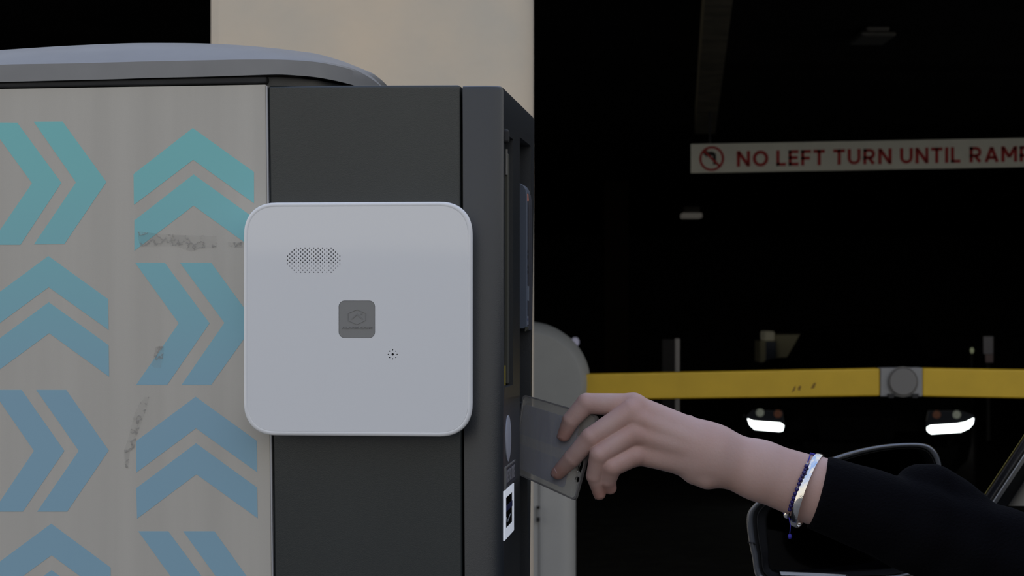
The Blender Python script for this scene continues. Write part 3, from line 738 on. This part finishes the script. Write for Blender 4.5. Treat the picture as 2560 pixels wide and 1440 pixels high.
# beaded bracelet
qc, qT, qF = (1988, 1214, 12), (27, -72, 0), (-6, 4, -66)
bb = empty('beaded_bracelet', ringpt(qc, qT, qF, math.pi*0.97)); tag(bb, 'navy blue beaded cord bracelet with a small silver charm', 'bracelet')
C8 = lambda x, y: (1640 + x/5.144, 1060 + y/5.144)
beads = [(1902,525,5.6),(1884,566,4.6),(1866,604,5.6),(1840,646,4.8),(1815,692,5.7),(1796,744,5.0),(1770,812,5.8),(1749,870,5.5),(1731,926,6.0),(1716,976,5.3),(1702,1026,5.7),(1692,1078,5.6)]
def wrist_d(py_):
    t = (py_ - qc[1]) / 80.0; return qc[2] - 66*math.sqrt(max(0.0, 1 - t*t)) - 4
for x, y, r in beads:
    q = C8(x, y); build('bead', MB().ball(FH.pt((q[0], q[1], wrist_d(q[1]))), r*U, 12, 8), M_navy, bb, smooth=True)
q = C8(1781, 784); build('spacer', MB().ball(FH.pt((q[0], q[1], wrist_d(q[1]))), 4.2*U, 10, 6, (1.1, 1.0, .5)), M_silver, bb, smooth=True, label='silver spacer bead')
q = C8(1912, 495); build('spacer', MB().ball(FH.pt((q[0], q[1], wrist_d(q[1]))), 3.0*U, 10, 6), M_silver, bb, smooth=True, label='silver spacer bead')
q = C8(1668, 1160)
d_ = wrist_d(q[1]) - 2
chm = MB().loft([[FH.pt((q[0] + x*8.5*k, q[1] + y*9*k, d_ + dd)) for x, y in ((-.7,-.8),(0,-.35),(.9,-1),(1,-.1),(.5,.6),(-.1,1),(-.8,.6),(-1,0))] for k, dd in ((.7, -5), (1, -3), (1, 3), (.7, 5))])
build('charm', chm, M_silver, bb, smooth=True, angle=50, label='silver charm')
cp = [C8(*c) for c in ((1688,1080),(1716,976),(1770,812),(1815,692),(1866,604),(1902,525),(1922,485))]
front_c = [FH.pt((x, y, wrist_d(y))) for x, y in cp]
topc = [FH.pt((*C8(1955,430), -22)), FH.pt((*C8(1985,388), 0)), FH.pt((*C8(2060,400), 10)), FH.pt((*C8(2120,440), 14)), FH.pt((*C8(2178,482), 18))]
build('cord', MB().tube(front_c + topc, 1.5*U, 8), M_cord, bb, smooth=True)
build('cord', MB().tube([FH.pt((*C8(1985,380), 0)), FH.pt((*C8(2060,402), 8)), FH.pt((*C8(2130,445), 13)), FH.pt((*C8(2180,480), 17))], 2.8*U, 8), M_cord, bb, smooth=True)
tail = [FH.pt((1967, 1290, -38)), FH.pt((1972, 1310, -30)), FH.pt((1971, 1328, -26)), FH.pt((1971, 1334, -26))]
build('cord_tail', MB().tube(tail, 1.2*U, 6), M_cord, bb, smooth=True)
build('bead', MB().ball(FH.pt((1971, 1338, -26)), 5.5*U, 10, 8, (1, 1, 1.2)), M_cord, bb, smooth=True, label='bright blue end bead')
back = [ringpt(qc, qT, qF, math.pi*(1 + k/12.0)) for k in range(13)]
build('cord', MB().tube(back, 1.5*U, 6), M_cord, bb, smooth=True)

# ------------------------------------------------------------------ barrier gate
DB = 6.0
bgx = P(1325, 960, DB)
gate = empty('barrier_gate', (bgx.x, DB + 0.15, 0.14)); tag(gate, 'barrier gate with pale housing, round drum and folding yellow boom', 'barrier gate')
hx0, hx1 = P(1205, 0, DB).x, P(1441, 0, DB).x; r = 0.06; z1 = P(0, 1010, DB).z
pts = [(hx0, DB + .04)] + [(hx0 + .02, DB)] + [(hx1 - r + r*math.sin(a_), DB + r - r*math.cos(a_)) for a_ in [math.pi/2*k/8 for k in range(9)]] + [(hx1, DB + 0.32), (hx0, DB + .32)]
build('housing', MB().loft([[(x, y, 0.14) for x, y in pts], [(x, y, z1) for x, y in pts]]), M_hous, gate, smooth=True, angle=35)
sx0, sx1 = P(1347, 0, DB).x, P(1351, 0, DB).x
build('door_seam', MB().box((sx0, DB - .004, 0.3), (sx0 + .004, DB + .002, z1 - .05)), M_bgrey, gate)
lk = build('lock_handle', MB().box((P(1342,0,DB).x, DB - .010, P(0,1303,DB).z), (P(1349,0,DB).x, DB + .001, P(0,1264,DB).z)), M_bgrey, gate, bevel=.002)
for y0, y1 in ((1264, 1271), (1292, 1303)):
    build('lock_cap', MB().box((P(1341,0,DB).x, DB - .016, P(0,y1,DB).z), (P(1350,0,DB).x, DB - .008, P(0,y0,DB).z)), M_black, lk, bevel=.002)
R_ = 153/F*DB
def disc(cx, cz, rings_, n=64): return MB().loft([[(cx + r_*math.cos(t), y, cz + r_*math.sin(t)) for t in [2*math.pi*k/n for k in range(n)]] for r_, y in rings_])
build('drum', disc(bgx.x, bgx.z, [(R_, DB + .30), (R_, DB + .05), (R_*.985, DB + .025), (R_*.93, DB - .005), (R_*.86, DB - .026), (R_*.83, DB - .031), (R_*.82, DB - .031)]), M_drum, gate, smooth=True, angle=25)
def bpoly(pix, y0, y1):
    return MB().loft([[(P(x, y, DB).x, yy, P(x, y, DB).z) for x, y in pix] for yy in (y0, y1)])
yb0, yb1 = DB - .005, DB + .05
build('boom', bpoly([(1440, 935.5), (2200, 920.5), (2200, 990.5), (1440, 1000.5)], yb0, yb1), M_yel, gate, bevel=.006, label='yellow boom arm, inner length')
build('boom', bpoly([(2305, 920), (2760, 927), (2760, 1000), (2305, 991.5)], yb0, yb1), M_yel, gate, bevel=.006, label='yellow boom arm, outer length')
hg = build('hinge_bracket', bpoly([(2200, 920), (2305, 919), (2305, 991), (2200, 991)], yb0 - .004, yb1 + .004), M_bgrey, gate, bevel=.003, label='grey folding hinge')
hc = P(2255, 954, DB)
build('hinge_disc', disc(hc.x, hc.z, [(38/F*DB, yb0 - .004), (38/F*DB, yb0 - .010), (36/F*DB, yb0 - .010), (35/F*DB, yb0 - .006), (34/F*DB, yb0 - .006), (34/F*DB, yb0 - .014), (32/F*DB, yb0 - .016)], 40), M_bdisc, hg, smooth=True, angle=30)
for xx in (2225, 2285):
    build('hinge_bolt', bpoly([(xx - 9, 984), (xx + 9, 984), (xx + 6, 994), (xx - 6, 994)], yb0 - .014, yb1), M_black, hg)
M_scuff = mat('scuff', (0.22, 0.13, 0.02), 0.8)
for pl_ in ([(1978,982),(1984,968),(1989,964),(1986,976)], [(1993,973),(1998,964),(2003,965),(1999,977)], [(2026,972),(2033,958),(2040,956),(2035,970)]):
    build('scuff_mark', bpoly(pl_, yb0 - .0006, yb0 + .001), M_scuff, gate)

# ------------------------------------------------------------------ hanging sign
DS = 12.0
sg = empty('hanging_sign', P(2150, 430, DS)); tag(sg, 'long white hanging sign with red NO LEFT TURN lettering', 'sign')
def sgy(x): return -0.0183*(x - 1727)
def spoly(pix, y0, y1): return MB().loft([[(P(x, y + sgy(x), DS).x, yy, P(x, y + sgy(x), DS).z) for x, y in pix] for yy in (y0, y1)])
build('sign_board', spoly([(1727, 360), (2840, 360), (2840, 433), (1727, 433)], DS, DS + .02), M_sign, sg, bevel=.003)
def srad(cx, cy, ro, ri, m, y0, y1, name):
    o2 = [(cx + ro*math.cos(t), cy + ro*math.sin(t)) for t in [2*math.pi*k/40 for k in range(40)]]; i2 = [(cx + ri*math.cos(t), cy + ri*math.sin(t)) for t in [2*math.pi*k/40 for k in range(40)]]
    v, f = curve_mesh([o2, i2], 1.0)
    build(name, MB().add([(P(x, y + sgy(x), DS).x, y0 + (y1-y0)*(d+.5), P(x, y + sgy(x), DS).z) for x, y, d in v], f), m, sg)
srad(1779, 397.5, 31, 25.5, M_red, DS - .004, DS, 'symbol_ring')
build('symbol_arrow', spoly([(1757, 384), (1768, 374), (1768, 380), (1782, 380), (1790, 386), (1791, 413), (1783, 413), (1782, 391), (1768, 389), (1768, 395)], DS - .003, DS), M_blk, sg)
build('symbol_slash', spoly([(1757, 379), (1761, 375), (1802, 416), (1798, 420)], DS - .006, DS - .002), M_red, sg)
SW = 0.20
def stroke(pts, w=SW, closed=False):
    "thick polyline as outline strips (2D)"
    qs = []
    n = len(pts)
    for i in range(n if closed else n - 1):
        a_, b_ = Vector(pts[i]), Vector(pts[(i+1) % n]); d_ = (b_ - a_).normalized()*0.0; n_ = Vector((-(b_-a_).y, (b_-a_).x)).normalized()*w/2
        qs.append([a_ - n_, b_ - n_, b_ + n_, a_ + n_])
    return qs
def arc(cx, cy, rx, ry, a0, a1, n=10): return [(cx + rx*math.cos(math.radians(a0 + (a1-a0)*k/n)), cy + ry*math.sin(math.radians(a0 + (a1-a0)*k/n))) for k in range(n+1)]
h_ = SW/2
GL = {'N': (.82, [[(h_,0),(h_,1)], [(h_+.02,.93),(.82-h_-.02,.07)], [(.82-h_,0),(.82-h_,1)]]),
      'O': (.98, [arc(.49,.5,.49-h_,.5-h_+.02,0,360,24)]),
      'L': (.60, [[(h_,0),(h_,1)], [(0,h_),(.60,h_)]]),
      'E': (.64, [[(h_,0),(h_,1)], [(0,h_),(.64,h_)], [(0,.51),(.58,.51)], [(0,1-h_),(.64,1-h_)]]),
      'F': (.62, [[(h_,0),(h_,1)], [(0,.47),(.56,.47)], [(0,1-h_),(.62,1-h_)]]),
      'T': (.72, [[(.36,0),(.36,1)], [(0,1-h_),(.72,1-h_)]]),
      'U': (.80, [[(h_,1)] + arc(.40,.38,.40-h_,.38-h_,180,360,12) + [(.80-h_,1)]]),
      'R': (.76, [[(h_,0),(h_,1)], [(0,1-h_),(.42,1-h_)] + arc(.42,.66,.22,.34-h_,90,-90,8) + [(0,.42)], [(.36,.42),(.64,0.02)]]),
      'I': (.20, [[(h_,0),(h_,1)]]),
      'A': (.90, [[(h_,0.0),(.45,.95)], [(.90-h_,0.0),(.45,.95)], [(.2,.29),(.7,.29)]]),
      'M': (.98, [[(h_,0),(h_,1)], [(h_+.02,.93),(.49,.30)], [(.98-h_-.02,.93),(.49,.30)], [(.98-h_,0),(.98-h_,1)]]),
      'P': (.72, [[(h_,0),(h_,1)], [(0,1-h_),(.40,1-h_)] + arc(.40,.64,.22,.36-h_,90,-90,8) + [(0,.38)]])}
def word_mesh(wd, gap=.16):
    vs, fs, x = [], [], 0
    for ch in wd:
        w_, sts = GL[ch]
        for st_ in sts:
            for q in stroke(st_):
                o = len(vs); vs += [(p[0] + x, p[1], z) for z in (0, 1) for p in q]
                fs += [(o,o+1,o+2,o+3), (o+7,o+6,o+5,o+4)] + [(o+k, o+4+k, o+4+(k+1)%4, o+(k+1)%4) for k in range(4)]
        x += w_ + gap
    W = x - gap
    return [(p[0]/W, p[1], p[2]) for p in vs], fs
for wd, a0, a1 in (('NO', 1842, 1921), ('LEFT', 1941, 2062), ('TURN', 2083, 2229), ('UNTIL', 2250, 2401), ('RAMP', 2424, 2578)):
    tv, tf = word_mesh(wd)
    vs = []
    for p in tv:
        x = a0 + (a1 - a0)*p[0]; y = 419 - 39*p[1] + sgy(x); w_ = P(x, y, DS); vs.append((w_.x, DS - .003*p[2], w_.z))
    build('lettering', MB().add(vs, tf), M_red, sg)
for x in (1775, 2700):
    t = P(x, 362 + sgy(x), DS); build('hanger_rod', MB().tube([t + Vector((0, .01, -.02)), Vector((t.x, DS + .01, ZC))], .008, 8), M_black, sg)

# ------------------------------------------------------------------ small garage things
M_lampb = mat('lamp_casing', (0.12, 0.11, 0.095), 0.7); M_lampd = mat('lamp_diffuser', (0.6, 0.57, 0.52), 0.5, emit=(1.0, 0.92, 0.8), estr=0.035)
def lamp(x0, x1, y0, y1, D, label, est=None):
    a_, b_ = P(x0, y0, D), P(x1, y1, D); l = empty('ceiling_lamp', ((a_.x+b_.x)/2, D + .15, b_.z)); tag(l, label, 'ceiling lamp')
    h = a_.z - b_.z
    build('casing', MB().box((a_.x + .03, D, b_.z + h*.45), (b_.x - .03, D + .3, max(a_.z, ZC))), M_lampb, l, bevel=.01)
    build('diffuser', MB().box((a_.x, D - .02, b_.z), (b_.x, D + .32, b_.z + h*.45)), est or M_lampd, l, bevel=.02)
lamp(1705, 1756, 516, 545, 28.0, 'small dim ceiling lamp left of and below the long sign')
lamp(2150, 2240, 64, 92, 9.6, 'small dim ceiling lamp above the long sign', mat('lamp_diffuser_unlit', (0.10, 0.095, 0.08), 0.7))
# white marker post
a_, b_ = P(1688, 846, 18), P(1700, 900, 18)
M_wpost = mat('post_white', (0.85, 0.84, 0.87), 0.6); M_dpost = mat('post_dark_board', (0.05, 0.05, 0.055), 0.8)
po = empty('marker_post', ((a_.x+b_.x)/2, 18, 0)); tag(po, 'slim white marker post standing just above the boom left part', 'post')
build('shaft', MB().box((a_.x, 18, 0), (b_.x, 18.05, a_.z)), M_wpost, po, bevel=.008)
build('side_board', MB().box((P(1656,0,18).x, 18.01, 0), (a_.x, 18.04, a_.z - .01)), M_dpost, po)  # dark panel beside the white shaft
# payment kiosk
DK = 21.0
M_kb = mat('kiosk_beige', (0.42, 0.40, 0.27), 0.7); M_kl = mat('kiosk_top_lamp', (0.6, 0.58, 0.45), 0.6, emit=(1, 0.95, .7), estr=.02); M_ks = mat('kiosk_screen', (0.045, 0.06, 0.10), 0.3)
ki = empty('payment_kiosk', (P(1965, 0, DK).x, DK + .2, 0)); tag(ki, 'dim beige kiosk with dark blue screen, beyond the boom', 'kiosk')
def kbox(x0, x1, y0, y1, d0, d1): return MB().box((P(x0, 0, DK).x, DK + d0, P(0, y1, DK).z if y1 else 0), (P(x1, 0, DK).x, DK + d1, P(0, y0, DK).z))
build('cabinet', kbox(1937, 2040, 836, None, 0, .5), M_kb, ki, bevel=.01)
build('side_unit', kbox(1898, 1938, 852, 906, -.05, .4), M_kb, ki, bevel=.01)
build('screen', kbox(1913, 1938, 853, 900, -.06, 0), M_ks, ki)
build('top_lamp', kbox(1909, 1936, 828, 852, -.05, .3), M_kl, ki, bevel=.02)
# notice plate and lamps on the right
M_np = mat('notice_plate', (0.80, 0.79, 0.88), 0.6); M_np2 = mat('notice_pink', (0.70, 0.55, 0.57), 0.6)
no_ = empty('notice_post', (P(2470, 0, 22).x, 22.03, 0)); tag(no_, 'small pale notice on a dark post above the boom right end', 'notice')
D_ = 22.0
def nb(x0, x1, y0, y1, d0, d1): return MB().box((P(x0,0,D_).x, D_ + d0, P(0,y1,D_).z), (P(x1,0,D_).x, D_ + d1, P(0,y0,D_).z))
build('plate', nb(2459, 2483, 841, 885, 0, .02), M_np, no_); build('plate', nb(2464, 2483, 886, 906, 0, .02), M_np2, no_, label='pinkish lower plate')
build('post', MB().box((P(2468,0,D_).x, D_ + .02, 0), (P(2476,0,D_).x, D_ + .06, P(0,842,D_).z)), M_trimb, no_)
M_spot = mat('spot_lens', (0.5, 0.5, 0.35), 0.4, emit=(0.9, 1.0, .6), estr=.10)
wl = empty('bollard_light', (P(2430, 0, 20).x, 20.03, 0)); tag(wl, 'tiny yellowish light on a dark bollard left of the pale notice', 'light')
q = P(2430, 876, 20); build('lens', MB().ball(q, .024, 12, 8, (.8, .6, 1.3)), M_spot, wl, smooth=True)
build('stem', MB().tube([(q.x, 20.03, 0), (q.x, 20.03, q.z + .03)], .02, 8), M_trimb, wl)
wl2 = empty('bollard_light', (P(1437, 0, 16).x, 16.03, 0)); tag(wl2, 'tiny lilac light at the upper right rim of the barrier drum', 'light')
M_lil = mat('lilac_lens', (0.5, 0.5, 0.62), 0.4, emit=(.75, .75, 1.0), estr=.16)
q = P(1438, 855, 16); build('lens', MB().ball(q, .036, 12, 8, (.9, .6, 1.1)), M_lil, wl2, smooth=True)
build('stem', MB().tube([(q.x, 16.03, 0), (q.x, 16.03, q.z + .02)], .02, 8), M_trimb, wl2)

# ------------------------------------------------------------------ cars
def car(root, stations, hw, zroof, ys, left_open=False, roofw=.72, bwf=.93, M_car=M_car, M_glass=M_glass):
    """local frame: x right, y forward, z up. stations: (y, zbot, ztop, width factor, open 0/1); ys: windscreen base, windscreen top, roof rear, rear base"""
    rings = []
    for y, zb, zt, wf, op in stations:
        W = hw*wf; zi = 0.5 if op else zt + .02; zi2 = .5 if op else zt + .03
        h_ = [(W*.86, zb), (W*.97, zb + .10), (W, zb + .22), (W, zt - .14), (W*.985, zt - .05), (W*.95, zt), (W*.90, zt + (0 if op else .005)), (W*.86, zi if op else zt + .012), (W*.5, zi2), (0, zi2)]
        rings.append([(x, y, z) for x, z in h_] + [(-x, y, z) for x, z in h_[-2::-1]])
    build('car_body', MB().loft(rings), M_car, root, local=True, smooth=True, angle=40)
    yb, yt, yr, yrb = ys; zbelt = stations[len(stations)//2][2]
    rw = hw*roofw; bw = hw*bwf
    roof = [[(rw*k, y, zroof - dz - .05*(k*k)) for k in (-1, -.8, -.4, 0, .4, .8, 1)] + [(rw*k, y, zroof - dz - .05*(k*k) - .03) for k in (1, .8, .4, 0, -.4, -.8, -1)] for y, dz in ((yt, .02), (yt - .3, 0), (yr + .3, 0), (yr, .03))]
    build('roof', MB().loft(roof), M_car, root, local=True, smooth=True, angle=40)
    zr = zroof - .06
    def bar(p, q, wy, wx): 
        p, q = Vector(p), Vector(q)
        return MB().loft([[p + Vector((sx_*wx, sy_*wy, 0)) for sx_, sy_ in ((-1,-1),(1,-1),(1,1),(-1,1))], [q + Vector((sx_*wx, sy_*wy, 0)) for sx_, sy_ in ((-1,-1),(1,-1),(1,1),(-1,1))]])
    for s_ in (-1, 1):
        if not (left_open and s_ == -1): build('front_pillar', bar((s_*bw, yb, zbelt - .02), (s_*rw*.98, yt, zr), .05, .025), M_car, root, local=True, bevel=.01)
        ym = (yb + yrb)/2 - .05; build('centre_pillar', bar((s_*bw, ym, zbelt - .02), (s_*rw*.98, ym - .08, zr), .05, .02), M_trimb, root, local=True)
        build('rear_pillar', bar((s_*bw, yrb, zbelt - .02), (s_*rw*.98, yr, zr), .09, .025), M_car, root, local=True, bevel=.01)
        if not (left_open and s_ == -1):
            build('side_window', MB().loft([[(s_*bw, yb - .1, zbelt - .01), (s_*bw, ym + .06, zbelt - .01), (s_*rw*.98, ym, zr), (s_*rw*.98, yt - .02, zr)], [(s_*(bw-.006), yb - .1, zbelt - .01), (s_*(bw-.006), ym + .06, zbelt - .01), (s_*(rw*.98-.006), ym, zr), (s_*(rw*.98-.006), yt - .02, zr)]]), M_glass, root, local=True)
        build('side_window', MB().loft([[(s_*bw, ym - .05, zbelt - .01), (s_*bw, yrb + .1, zbelt - .01), (s_*rw*.98, yr + .1, zr), (s_*rw*.98, ym - .13, zr)], [(s_*(bw-.006), ym - .05, zbelt - .01), (s_*(bw-.006), yrb + .1, zbelt - .01), (s_*(rw*.98-.006), yr + .1, zr), (s_*(rw*.98-.006), ym - .13, zr)]]), M_glass, root, local=True)
    for nm, y0, y1 in (('windscreen', yb, yt), ('rear_window', yrb, yr)):
        sg_ = -1 if nm == 'windscreen' else 1
        A = [(-bw*.96, y0 + sg_*0, zbelt - .02), (0, y0 - sg_*.10, zbelt - .02), (bw*.96, y0, zbelt - .02), (rw*.95, y1, zr), (0, y1 - sg_*.04, zr + .03), (-rw*.95, y1, zr)]
        build(nm, MB().loft([A, [(x, y + sg_*.006, z - .004) for x, y, z in A]]), M_glass, root, local=True)
    for s_ in (-1, 1):
        for y in (stations[-1][0] - .85, stations[0][0] + .85):
            t = [[(s_*(hw - .19 + k), y + r_*math.cos(q_), .34 + r_*math.sin(q_)) for q_ in [2*math.pi*j/28 for j in range(28)]] for k, r_ in ((0, .30), (.02, .34), (.18, .34), (.20, .31), (.195, .24))]
            wh = build('wheel', MB().loft(t), M_trimb, root, local=True, smooth=True, angle=40)
            t = [[(s_*(hw + k), y + r_*math.cos(q_), .34 + r_*math.sin(q_)) for q_ in [2*math.pi*j/20 for j in range(20)]] for k, r_ in ((-.03, .23), (.004, .22), (.0, .16), (.006, .05))]
            build('hub', MB().loft(t), M_bgrey, wh, local=True, smooth=True, angle=40)
    return bw, rw

# facing car in the garage, headlamps on
D2 = 15.15; x2 = P(2143, 0, D2).x
c2 = empty('car', (x2, D2, 0), math.pi - 0.171)
tag(c2, 'dark car facing the viewer in the garage with bright white headlamps', 'car')
st2 = [(-4.55, .30, .92, .86, 0), (-4.2, .22, .98, .96, 0), (-3.6, .20, .98, 1, 0), (-2.9, .20, .93, 1, 1), (-2.2, .20, .92, 1, 1), (-1.35, .20, .92, 1, 1), (-1.25, .20, .93, 1, 0), (-.7, .20, .86, .99, 0), (-.25, .22, .78, .93, 0), (-.05, .26, .66, .84, 0), (0, .34, .58, .74, 0)]
M_car2 = mat('matt_black_paint', (0.003, 0.003, 0.003), 0.8, spec=0.05); M_glass2 = mat('dim_car_glass', (0.003, 0.003, 0.003), 0.3, spec=0.08)
car(c2, st2, .90, 1.33, (-1.3, -2.0, -3.3, -3.9), roofw=.51, bwf=.72, M_car=M_car2, M_glass=M_glass2)
def c2poly(name, pix, y0, y1, m, **k):
    o = 0.06 if pix[0][0] < 2000 else (-0.14 if pix[0][0] > 2300 else -0.03)
    return build(name, MB().loft([[(P(x, y, D2 + o).x, yy + o, P(x, y, D2 + o).z) for x, y in pix] for yy in (y0, y1)]), m, c2, **k)
hl = c2poly('headlamp', [(1862,1040),(1880,1022),(1956,1024),(1964,1070),(1952,1084),(1884,1080),(1866,1062)], D2 - .02, D2 + .12, M_glass, bevel=.01)
c2poly('lamp_bar', [(1868,1046),(1882,1052),(1950,1057),(1958,1063),(1955,1076),(1948,1078),(1886,1073),(1874,1062)], D2 - .035, D2, M_drl, label='bright white lamp bar')
hr = c2poly('headlamp', [(2310,1066),(2318,1024),(2400,1024),(2436,1036),(2436,1060),(2404,1086),(2322,1090)], D2 - .02, D2 + .12, M_glass, bevel=.01)
c2poly('lamp_bar', [(2316,1068),(2326,1063),(2390,1059),(2412,1055),(2432,1045),(2430,1058),(2420,1070),(2400,1079),(2326,1084),(2317,1077)], D2 - .035, D2, M_drl, label='bright white lamp bar')
M_plens = mat('pale_lens', (0.55, 0.58, 0.5), 0.3, emit=(.85, 1, .8), estr=.03); M_amb = mat('amber_lens', (0.22, 0.06, 0.02), 0.3, emit=(1, .3, .08), estr=.006)
for x, y, m_ in ((1899, 1031, M_plens), (1944, 1034, M_amb), (2340, 1036, M_amb), (2390, 1036, M_plens)):
    c2poly('lamp_lens', circ(x, y, 10, 16), D2 - .03, D2 - .015, m_, label='small pale lens' if m_ is M_plens else 'small amber lens')
c2poly('grille', [(2040,1040),(2246,1040),(2232,1100),(2054,1100)], D2 - .03, D2 + .1, M_car2, bevel=.01)
c2poly('bumper', [(2010,1105),(2276,1105),(2266,1170),(2020,1170)], D2 - .05, D2 + .12, M_car2, bevel=.02)

# the driver's car on the right, only its window edge and mirror in view
X1 = 1.515; Y1c = 4.40
c1 = empty('car', (X1, Y1c, 0))
tag(c1, 'black car at the right edge, its door mirror behind the reaching arm', 'car')
st1 = [(-5.0, .34, 1.05, .90, 0), (-4.6, .26, 1.16, .98, 0), (-3.9, .25, 1.20, 1, 0), (-3.75, .25, 1.20, 1, 1), (-2.8, .25, 1.21, 1, 1), (-1.95, .25, 1.22, 1, 1), (-1.80, .25, 1.22, 1, 0), (-1.1, .25, 1.13, .99, 0), (-.45, .26, 1.03, .94, 0), (-.1, .30, .90, .84, 0), (0, .40, .78, .74, 0)]
bw1, rw1 = car(c1, st1, .95, 1.78, (-1.75, -2.45, -4.2, -4.75), left_open=True, roofw=.80)
# left front pillar strips along the line seen in the photo
def strip(name, w0, w1, D0_, D1_, m, base=(2440, 1257), bev=.004, dep=.02, near=1.0):
    "strip of the window frame, w0..w1 px right of the pillar line, from the door top up to the roof"
    a0 = [(base[0] + w, base[1] + 8) for w in (w0, w1)]; dx, dy = 560, -840
    q0 = [P(x, y, D0_*k) for (x, y), k in zip(a0, (1, near))]; q1 = [P(x + dx, y + dy, D1_*k) for (x, y), k in zip(a0, (1, near))]
    dv = Vector((.2, 1, 0)).normalized()*dep
    return build(name, MB().loft([[q0[0], q0[1], q0[1] + dv, q0[0] + dv], [q1[0], q1[1], q1[1] + dv, q1[0] + dv]]), m, c1, bevel=bev, label=None)
M_yl = mat('yellow_trim', (0.32, 0.27, 0.06), 0.5); M_dg = mat('dark_grey_seal', (0.055, 0.053, 0.065), 0.45)
strip('window_seal', 2, 6, 2.560, 1.93, M_yl, bev=.0004, dep=.004)  # thin yellow line left of the pillar strips
strip('front_pillar', 6, 26, 2.555, 1.925, M_dg, bev=.006)
strip('front_pillar', 25, 82, 2.575, 1.945, M_trimb, bev=.006, dep=.03)
strip('window_strip', 37, 48, 2.560, 1.930, M_chrome, bev=.001, dep=.02)
M_gl2 = mat('pale_reflection_glass', (0.48, 0.47, 0.45), 0.25)  # pale opaque colour stands in for daylight reflected in the side glass
strip('quarter_glass', 81, 260, 2.570, 1.940, M_gl2, bev=.001, dep=.006, near=.88)
# door mirror
mo = [(1900,1452),(1880,1390),(1869,1330),(1868,1288),(1880,1266),(1905,1243),(1960,1203),(2020,1170),(2080,1143),(2150,1122),(2220,1110),(2290,1107),(2325,1114),(2345,1135),(2354,1165),(2356,1210),(2350,1300),(2325,1390),(2280,1440),(2150,1456),(2000,1458)]
def smooth_loop(pts, n=4):
    res = []; N = len(pts)
    for i in range(N):
        p0, p1, p2, p3 = [Vector(pts[(i+j-1) % N]) for j in range(4)]
        for k in range(n):
            t = k/n; res.append(tuple(0.5*((2*p1) + (p2-p0)*t + (2*p0-5*p1+4*p2-p3)*t*t + (3*p1-p0-3*p2+p3)*t**3)))
    return res
mo = smooth_loop(mo)
mcx, mcy = 2120, 1300
def mring(ins, D, cxy=(mcx, mcy)):
    res = []
    for x, y in mo:
        dx, dy = x - cxy[0], y - cxy[1]; L_ = math.hypot(dx, dy); k = (L_ - ins)/L_
        res.append(P(cxy[0] + dx*k, cxy[1] + dy*k, D))
    return res
def mscale(k, D): return [P(mcx + 20*(1-k) + (x - mcx)*k, mcy + (y - mcy)*k, D) for x, y in mo]
DM = 2.28
def tilt(p): return Vector((p.x, p.y + max(0.0, p.x - P(1868, 0, DM).x)*0.19, p.z))
def mring2(il, it, D):
    "inset il px at the left edge and it px at the top edge"
    res = []
    for x, y in mo:
        dx, dy = x - mcx, y - mcy; L_ = math.hypot(dx, dy); wl_ = max(0, -dx/L_)**2; ins = il*wl_ + it*(1 - wl_)
        k = (L_ - ins)/L_; res.append(P(mcx + dx*k, mcy + dy*k, D))
    return res
mh = build('mirror_housing', MB().loft([mring2(15, 14, DM + .004), mring2(7, 7, DM - .004), mring2(1, 1, DM + .002), mring2(0, 0, DM + .012), mring2(4, 4, DM + .05), mscale(.86, DM + .10), mscale(.62, DM + .14), mscale(.25, DM + .155)], caps=False), M_mlip, c1, smooth=True, label='glossy mirror housing')
mh.data.polygons.foreach_set('use_smooth', [True]*len(mh.data.polygons))
build('mirror_bezel', MB().loft([mring2(15, 14, DM + .0045), mring2(24, 16, DM + .006), mring2(25, 17, DM + .002), mring2(27, 18, DM + .002), mring2(28, 18, DM + .012), [tilt(p) for p in mring2(50, 22, DM + .014)], [tilt(p) for p in mring2(51, 23, DM + .012)], [tilt(p) for p in mring2(52, 24, DM + .018)]], caps=False), M_trimb, c1, smooth=True, angle=40)
mg = MB(); mg.loft([[tilt(p) for p in mring2(51, 23, DM + d)] for d in (.0165, .021)]); build('mirror_glass', mg, M_mirror, c1)
build('mirror_lower_lip', MB().loft([[P(x, y, D) for x, y in ((1949, 1429), (2060, 1434), (2215, 1443))] + [P(x, y, D2_) for x, y in ((2215, 1448), (2060, 1441), (1953, 1438))] for D, D2_ in ((DM + .016, DM + .004), (DM + .020, DM + .010))]), M_chrome, c1)
build('mirror_seam', MB().loft([[P(x, y, DM - .0035) for x, y in ((1869, 1354), (1890, 1357), (1890, 1360), (1869, 1357))], [P(x, y, DM + .006) for x, y in ((1869, 1354), (1890, 1357), (1890, 1360), (1869, 1357))]]), M_black, c1)
build('mirror_stalk', MB().loft([[P(x, y, D) for x, y in ((x0, y0), (x0 + 5, y1), (x0 + 5, y1))] for x0, y0, y1, D in ()] or [[P(2300, 1330, 2.36), P(2300, 1420, 2.36), P(2300, 1420, 2.42), P(2300, 1330, 2.42)], [P(2480, 1300, 2.42), P(2480, 1420, 2.42), P(2480, 1420, 2.52), P(2480, 1300, 2.52)]]), M_trimb, c1, bevel=.01)
